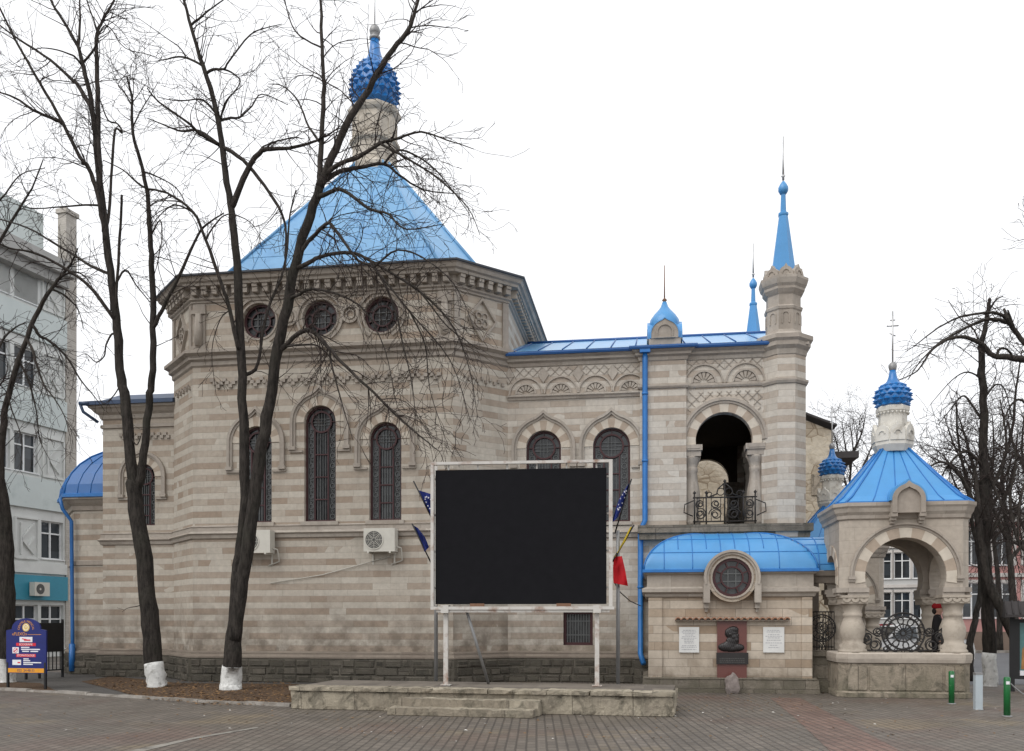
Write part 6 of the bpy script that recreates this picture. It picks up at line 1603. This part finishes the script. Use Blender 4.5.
# ---- forked tree in front of the octagon -------------------------------------------------
D2 = 20.6; T = Tree(21, D2, .55)
bp = pt(231, 640, D2)
T.stem([(231, 690), (231.5, 683), (233, 650), (235, 620), (237, 572)], .28, .12, T.trunk, n=16)
Ls = T.stem([(232.5, 640), (236, 600), (240, 555), (245, 510), (244, 460), (242, 376), (238, 278), (234, 236), (230, 204), (224, 160), (218, 121), (207, 77), (199, 54), (189, 19), (181, -14), (174, -70), (170, -130)], .145, .012, T.trunk, dd=.6, n=12, tw=1.1, twl=.9, t0=.5)
Rs = T.stem([(234, 640), (240, 595), (250, 530), (258, 470), (267, 418), (276, 362), (287, 306), (296, 262), (310, 216), (322, 180)], .155, .095, T.trunk, dd=-.5, n=12, tw=.5, twl=.8, t0=.5)
dR = D2-.5; dL = D2+.5
for px, r0, r1, dd, d0, tw, tl, dr in [
    ([(321, 183), (332, 157), (350, 119), (369, 89), (388, 56), (406, 34), (414, 14), (420, -8), (432, -60), (438, -115)], .10, .010, -.6, dR, 3.2, 1.1, .0),
    ([(319, 183), (320, 171), (322, 130), (324, 86), (322, 48), (321, 7), (318, -15), (314, -70), (322, -125)], .072, .008, .5, dR, 3.2, 1.0, .0),
    ([(321, 142), (309, 127), (298, 101), (283, 86), (268, 84)], .03, .008, .9, dR, 3, .8, .0),
    ([(322, 48), (300, 36), (290, 20), (284, -5), (276, -50)], .022, .005, .5, dR, 3, .7, .0),
    ([(324, 176), (340, 164), (358, 157), (380, 144), (399, 138), (421, 132), (447, 140), (474, 149)], .055, .008, -1.2, dR, 4.5, .9, .04),
    ([(322, 184), (340, 172), (358, 168), (384, 164), (399, 175), (425, 190), (462, 194)], .06, .008, .8, dR, 4.5, .9, .04),
    ([(317, 198), (330, 192), (343, 190), (369, 209), (388, 214), (406, 229), (444, 224)], .055, .008, -1.4, dR, 4.5, .8, .06),
    ([(384, 164), (400, 150), (430, 165), (452, 190), (470, 215)], .03, .006, -.4, dR-.6, 4, .7, .05),
    ([(380, 146), (410, 160), (440, 180), (468, 208), (480, 235)], .03, .006, -.6, dR-.4, 4, .7, .06),
    ([(302, 252), (312, 238), (326, 224), (334, 228), (358, 260), (374, 268), (410, 312), (450, 360), (470, 420)], .05, .007, -1.6, dR, 5, .9, .09),
    ([(297, 272), (310, 262), (323, 256), (351, 253), (371, 261), (400, 278), (420, 292), (448, 327), (480, 350)], .055, .007, -1.0, dR, 5, .9, .08),
    ([(289, 302), (300, 294), (312, 289), (340, 295), (365, 311), (385, 350), (395, 400)], .04, .006, -1.2, dR, 5, .7, .09),
    ([(282, 352), (298, 334), (312, 331), (329, 348), (346, 367), (374, 393), (399, 418), (425, 440), (440, 452)], .06, .008, -1.7, dR, 5.5, .9, .09),
    ([(329, 348), (333, 370), (343, 407), (353, 440)], .028, .006, -.5, dR-.6, 5, .6, .10),
    ([(284, 346), (300, 345), (318, 346), (334, 362)], .03, .014, -.4, dR, 3, .5, .09),
    ([(371, 262), (392, 300), (402, 340), (412, 385), (416, 425)], .03, .005, -.7, dR-.7, 5, .6, .10),
    ([(400, 278), (430, 300), (455, 330), (470, 372), (478, 420)], .028, .005, -.6, dR-.8, 5, .6, .10),
    ([(410, 312), (425, 345), (430, 390), (446, 440)], .02, .004, .3, dR-1.2, 5, .6, .10),
    ([(374, 268), (398, 250), (430, 262), (458, 290), (474, 330)], .025, .005, -.9, dR-.9, 5, .6, .09),
    ([(246, 381), (252, 372), (258, 362), (267, 312), (281, 278), (287, 250), (290, 215), (296, 190)], .045, .016, .9, dL, 2.4, .7, .0),
    ([(222, 150), (243, 160), (264, 185), (282, 214), (286, 236), (285, 257), (288, 290)], .05, .012, -.9, dL, 3, .7, .0),
    ([(233, 208), (243, 179), (259, 153), (270, 149), (288, 148), (313, 142), (326, 134)], .075, .02, -.8, dL, 3, .8, .0),
    ([(263, 151), (264, 146), (290, 138), (305, 139)], .025, .008, .3, dL-.3, 3, .5, .0),
    ([(222, 150), (219, 145), (199, 131), (181, 131), (167, 126), (147, 118)], .05, .01, .9, dL, 4, .8, .0),
    ([(219, 146), (200, 134), (186, 121), (159, 102), (147, 88)], .045, .012, -.9, dL, 4, .8, .0),
    ([(198, 66), (183, 57), (167, 59), (158, 61)], .03, .008, .6, dL, 3, .7, .0),
    ([(186, 58), (180, 48), (165, 37), (138, 18)], .018, .006, -.6, dL, 3, .6, .0),
    ([(205, 72), (214, 69), (224, 69), (229, 61), (250, 35), (266, 28), (282, 24)], .035, .007, -.8, dL, 4, .7, .0),
    ([(222, 70), (234, 74), (240, 83), (228, 100), (222, 116)], .022, .008, .6, dL, 3, .6, .0),
    ([(221, 119), (231, 118), (240, 117), (252, 106), (262, 94), (288, 105)], .035, .008, .9, dL, 4, .7, .0),
    ([(220, 117), (224, 106), (229, 97), (243, 85)], .025, .009, -.6, dL, 4, .7, .0),
    ([(193, 26), (200, 18), (208, 11), (226, -2)], .03, .012, -.4, dL, 3, .6, .0),
    ([(214, 111), (207, 103), (199, 99), (179, 101), (157, 97)], .03, .007, -.5, dL, 4, .7, .0),
    ([(240, 350), (238, 347), (230, 310), (222, 285), (206, 240), (193, 212), (167, 193), (143, 187), (123, 170), (103, 160)], .055, .010, -1.0, dL, 3.2, .8, .02),
    ([(193, 212), (175, 205), (160, 215), (150, 228)], .022, .006, .5, dL-.6, 4, .6, .03),
    ([(206, 240), (214, 226), (228, 214), (250, 222), (262, 240)], .022, .006, -.5, dL-.5, 4, .6, .03),
    ([(230, 310), (220, 320), (212, 350), (216, 395)], .016, .005, .4, dL-.2, 4, .5, .08)]:
    T.stem(px, r0, r1, None, dd, 8, tw, tl, 2, .12, dr, d0)
T.done('tall forked bare tree with whitewashed foot in front of the round windows', (bp.x, bp.y, 0))
# ---- tree by the left wing ---------------------------------------------------------------
D1 = 21.4; T = Tree(34, D1, .58)
bp = pt(157, 640, D1)
T.stem([(157.5, 690), (156.5, 680), (153, 659), (149, 611), (144, 560), (136, 508), (133, 480)], .235, .165, T.trunk, n=14)
T.stem([(135, 492), (129, 444), (125, 399), (121, 379), (117, 328), (112, 283), (105, 232), (101, 200), (97, 150), (91, 100), (83, 67), (78, 47), (63, 20), (48, -6), (34, -60), (30, -115)], .13, .010, T.trunk, .8, 12, 1.2, .8, t0=.45)
T.stem([(137, 495), (141, 476), (145, 444), (149, 399), (152, 379), (153, 328), (152, 264), (150, 232), (147, 193), (142, 167), (133, 133), (132, 100), (127, 77)], .105, .02, T.trunk, -.8, 10, 1.6, .8, t0=.3)
for px, r0, r1, dd, tw, tl, dr in [
    ([(104, 232), (98, 195), (89, 168), (80, 157), (63, 123), (40, 83), (17, 43), (0, 8), (-10, -12), (-30, -60)], .064, .008, -1.2, 2.4, .9, .0),
    ([(103, 240), (100, 180), (98, 130), (97, 80), (96, 50), (97, 33), (103, 20), (117, -8), (128, -60), (126, -110)], .078, .008, .7, 2.4, .8, .0),
    ([(88, 105), (80, 88), (73, 80), (50, 60), (20, 40), (-8, 20), (-40, 0)], .056, .008, .8, 2.6, .9, .0),
    ([(64, 126), (52, 118), (33, 110), (15, 98), (-10, 90), (-40, 85)], .046, .007, -.5, 2.6, .8, .0),
    ([(82, 66), (76, 58), (67, 53), (47, 48), (30, 50)], .03, .008, -.6, 3, .7, .0),
    ([(79, 48), (80, 24), (80, -8), (84, -60)], .037, .007, .6, 2.4, .6, .0),
    ([(84, 64), (92, 52), (98, 36), (90, 10), (84, -8)], .03, .012, -.4, 2.4, .6, .0),
    ([(96, 42), (104, 26), (112, 30), (125, 48), (150, 55), (166, 62)], .018, .006, .7, 4, .6, .0),
    ([(105, 236), (109, 213), (112, 167), (115, 130), (122, 133), (118, 124), (108, 120), (100, 100)], .04, .014, .5, 2.4, .7, .0),
    ([(114, 312), (118, 265), (121, 215), (122, 195)], .035, .028, -.6, 1.2, .5, .0),
    ([(153, 330), (166, 302), (182, 270), (198, 235), (210, 222), (224, 213)], .05, .014, -.9, 3.2, .8, .0),
    ([(117, 336), (112, 334), (106, 345), (104, 356), (96, 362), (86, 354), (77, 357)], .028, .007, .5, 3, .6, .0),
    ([(113, 318), (109, 312), (89, 286), (67, 270), (38, 254), (10, 248), (-8, 240)], .05, .015, -.9, 3.2, .8, .03),
    ([(108, 278), (93, 267), (77, 257), (57, 245), (28, 228), (-8, 217)], .04, .015, .8, 3, .7, .03),
    ([(112, 290), (125, 270), (136, 285), (150, 302)], .03, .012, .3, 3, .6, .0),
    ([(104, 206), (85, 205), (60, 207), (30, 208), (5, 200)], .03, .008, .6, 3.5, .7, .0),
    ([(150, 236), (160, 220), (162, 240), (158, 265), (166, 292)], .02, .006, -.3, 4, .5, .04),
    ([(133, 130), (140, 112), (150, 96), (158, 82)], .018, .006, .4, 5, .6, .0),
    ([(132, 105), (124, 92), (118, 84), (128, 72)], .018, .006, .4, 5, .6, .0),
    ([(143, 170), (160, 178), (178, 190), (190, 214)], .022, .006, .6, 4, .6, .03),
    ([(121, 382), (114, 395), (103, 404), (96, 388)], .018, .006, .3, 3, .5, .03),
    ([(147, 600), (138, 606), (128, 608), (122, 612)], .014, .004, -.3, 2, .25, .03),
    ([(128, 430), (136, 445), (141, 436)], .02, .01, -.2, 1, .3, .0)]:
    T.stem(px, r0, r1, None, dd, 8, tw, tl, 2, .12, dr)
T.done('slender bare tree with whitewashed foot in front of the left wing window', (bp.x, bp.y, 0))
# ---- tree at the left picture edge ---------------------------------------------------------
D0 = 23.0; T = Tree(55, D0, .62)
bp = pt(5, 640, D0)
T.stem([(5, 686), (5, 676), (5, 640), (6, 604), (5, 560), (3, 520), (-3, 480)], .25, .19, T.trunk, n=14)
T.stem([(3, 520), (-12, 440), (-22, 330), (-30, 200), (-38, 80), (-40, -20), (-46, -110)], .15, .012, T.trunk, .5, 10, 1.5, 1.2)
for px, r0, r1, dd, tw, tl, dr in [
    ([(0, 500), (0, 470), (3, 430), (6, 404), (19, 360), (35, 318), (51, 289), (64, 273), (72, 262), (78, 248)], .105, .014, -.8, 2.6, .9, .05),
    ([(30, 328), (40, 336), (48, 340), (66, 356), (80, 379), (94, 396), (105, 411)], .045, .007, .6, 5, .7, .09),
    ([(27, 336), (33, 352), (38, 369), (44, 385), (54, 398), (64, 415), (70, 436)], .04, .006, -.6, 5, .7, .10),
    ([(18, 362), (30, 385), (36, 410), (40, 440), (50, 460)], .03, .006, .4, 5, .6, .10),
    ([(14, 372), (8, 390), (12, 410), (22, 440), (20, 470)], .03, .006, -.4, 5, .6, .10),
    ([(52, 288), (66, 296), (78, 310), (84, 330)], .03, .006, .4, 5, .6, .08),
    ([(62, 275), (76, 272), (88, 280), (98, 300)], .03, .006, -.4, 5, .6, .07),
    ([(-25, 290), (-5, 250), (15, 215), (32, 188), (43, 160)], .05, .012, -.6, 3.4, .8, .0),
    ([(-28, 220), (0, 200), (20, 175), (45, 168)], .03, .008, .6, 4, .7, .0),
    ([(-20, 380), (0, 345), (12, 330), (26, 322)], .04, .012, .6, 4, .7, .03)]:
    T.stem(px, r0, r1, None, dd, 8, tw, tl, 2, .12, dr)
T.done('dark bare tree at the left edge behind the blue clinic board', (bp.x, bp.y, 0))
# ---- street trees on the right ---------------------------------------------------------------
DT = 21.8; T = Tree(77, DT, .80)
bp = pt(990, 640, DT)
T.stem([(990, 690), (989.5, 676), (989, 640), (988, 600), (986, 560), (985, 520), (983, 477), (984, 413), (982, 373), (981, 347), (985, 330), (988, 312), (990, 299)], .18, .035, T.trunk, .3, 12, 1.6, .9, t0=.35, droop=.03)
for px, r0, r1, dd, tw, tl, dr in [
    ([(982, 462), (968, 452), (958, 455), (945, 470), (938, 490)], .05, .01, -.7, 3.2, .9, .05),
    ([(983, 420), (970, 402), (962, 396), (950, 410), (938, 425)], .035, .008, .6, 3.2, .9, .05),
    ([(982, 400), (995, 385), (1005, 390), (1012, 420)], .03, .008, .6, 3.2, .8, .05),
    ([(985, 500), (1000, 470), (1012, 430), (1016, 390), (1022, 350)], .06, .015, .7, 2.9, .9, .02),
    ([(984, 470), (1000, 500), (1012, 540), (1020, 575)], .04, .008, -.6, 3.2, .9, .06),
    ([(985, 530), (972, 500), (965, 470), (952, 440), (944, 415)], .045, .01, .8, 3.2, 1.0, .03),
    ([(986, 545), (1000, 520), (1020, 505), (1035, 500)], .04, .012, -.6, 3.2, .9, .03),
    ([(989, 312), (996, 300), (1003, 296)], .03, .012, .2, 3.2, .5, .0),
    ([(983, 350), (974, 330), (960, 318), (948, 300)], .025, .007, .3, 3.2, .8, .0),
    ([(984, 380), (968, 372), (952, 380), (930, 405)], .025, .006, -.5, 3.2, .7, .06),
    ([(985, 440), (975, 470), (968, 510), (972, 540)], .03, .006, -.4, 3.2, .7, .08)]:
    T.stem(px, r0, r1, None, dd, 8, tw, tl, 2, .1, dr)
T.done('bare tree with tall whitewashed foot on the pavement beside the pavilion', (bp.x, bp.y, 0), None, 'bare street trees on the right')
DT = 20.9; T = Tree(88, DT); b0 = pt(1034, 690, DT)
T.stem([(1034, 690), (1024, 660), (1012, 630), (1000, 605), (990, 588), (984, 560), (978, 520)], .16, .08, T.trunk, .8, 12)
T.stem([(1034, 690), (1038, 620), (1040, 540), (1036, 470), (1040, 400), (1042, 360), (1050, 300), (1046, 230)], .18, .03, T.trunk, .4, 12, 1.5, 1.0, t0=.5)
for px, r0, r1, dd, tw, tl, dr in [
    ([(1042, 365), (1024, 360), (1008, 357), (994, 356), (981, 344), (965, 337), (949, 339), (933, 349), (917, 371), (896, 381)], .09, .008, -.5, 3.2, .7, .05),
    ([(996, 357), (1000, 349), (1008, 350), (1016, 362)], .04, .012, .3, 4, .5, .04),
    ([(1044, 360), (1024, 343), (1010, 325), (1000, 320), (984, 320), (960, 331), (938, 344), (920, 362), (908, 380)], .07, .007, .4, 3.2, .7, .05),
    ([(1012, 328), (1005, 317), (995, 313), (984, 313), (960, 317), (938, 328), (917, 344), (905, 352)], .048, .006, -.7, 3.2, .7, .05),
    ([(1012, 328), (1008, 318), (1004, 309)], .05, .03, .2, 2, .3, .0),
    ([(1020, 340), (1014, 328), (1008, 310)], .04, .02, -.2, 2, .3, .0),
    ([(978, 520), (968, 490), (955, 470), (940, 462), (925, 470)], .07, .01, -.5, 3.2, .9, .04),
    ([(980, 530), (976, 480), (966, 440), (958, 415)], .07, .012, .6, 3.2, .9, .02),
    ([(1038, 560), (1018, 540), (1010, 500), (1016, 460), (1008, 420)], .05, .01, .5, 3.2, .9, .04),
    ([(1040, 500), (1026, 480), (1018, 520), (1022, 560)], .04, .008, -.5, 3.2, .8, .08),
    ([(1040, 420), (1022, 400), (1008, 410), (1000, 440)], .04, .008, -.3, 3.2, .8, .07)]:
    T.stem(px, r0, r1, None, dd, 8, tw, tl, 2, .1, dr)
T.done('leaning bare tree with arching limbs behind the poster case', (b0.x, b0.y, 0), None, 'bare street trees on the right')
def slim(seed, d, base, pl, r0, lab, limbs, tw=4, twl=1.2, nb=9):
    T = Tree(seed, d); b = pt(base[0], 640, d)
    P = T.stem([(base[0], HY+EYE*F/d)]+pl, r0, .02, T.trunk, .3, 9, tw*.5, twl, t0=.45)
    for px in limbs: T.stem(px, r0*.5, .01, None, T.r.uniform(-1, 1), 6, tw, twl, 2, .1, .02)
    return T.done(lab, (b.x, b.y, 0), None, 'bare street trees on the right')
slim(91, 23.5, (970, 0), [(970, 646), (975, 620), (980, 595), (979, 560), (972, 520), (966, 480), (958, 440), (956, 400)], .1, 'thin dark leaning tree close to the right side of the pavilion', [[(978, 560), (992, 530), (1004, 500), (1010, 460)], [(970, 510), (958, 490), (946, 460)], [(974, 530), (986, 500), (990, 460)]], 2.8, .9)
slim(92, 33, (1016, 0), [(1016, 640), (1013, 600), (1010, 560), (1006, 520), (1002, 480), (1006, 440), (1000, 400)], .17, 'bare tree across the street in front of the pink house', [[(1008, 540), (994, 510), (988, 470), (976, 440)], [(1008, 530), (1020, 500), (1030, 460)], [(1003, 490), (990, 470), (984, 440)], [(1010, 560), (1025, 540), (1034, 520)], [(1005, 500), (1014, 470), (1018, 430)]], 2.8, 1.4)
slim(93, 47, (858, 0), [(857, 600), (855, 560), (852, 520), (850, 480), (853, 450), (850, 425)], .13, 'distant bare tree between the small blue dome and the pavilion roof', [[(853, 500), (842, 470), (836, 440), (828, 424)], [(852, 490), (864, 465), (874, 440), (880, 420)], [(851, 470), (845, 445), (842, 420)], [(853, 455), (862, 432), (866, 412)]], 2.2, 1.7)
slim(94, 52, (846, 0), [(844, 600), (842, 540), (838, 490), (836, 460), (832, 440)], .12, 'distant thin bare tree just right of the rubble building', [[(839, 490), (848, 462), (858, 440)], [(838, 480), (828, 455), (822, 440)]], 2.2, 1.6)
slim(95, 44, (1000, 0), [(999, 600), (996, 560), (990, 500), (994, 450), (992, 415)], .16, 'bare tree beyond the street with a spreading crown', [[(992, 520), (975, 480), (962, 455), (948, 440)], [(992, 510), (1008, 470), (1016, 440)], [(993, 470), (982, 440), (976, 420)], [(995, 540), (1012, 515), (1026, 500)], [(991, 500), (970, 500), (955, 510)]], 2.5, 2.0)
slim(96, 40, (1032, 0), [(1030, 600), (1026, 550), (1028, 500), (1022, 450), (1026, 400)], .16, 'bare tree beyond the street at the right picture edge', [[(1027, 530), (1012, 500), (1002, 470)], [(1026, 510), (1040, 480)], [(1024, 470), (1012, 440), (1006, 415)], [(1028, 550), (1010, 540), (996, 545)]], 2.5, 1.8)
# branch tips of an unseen crown entering at the top right
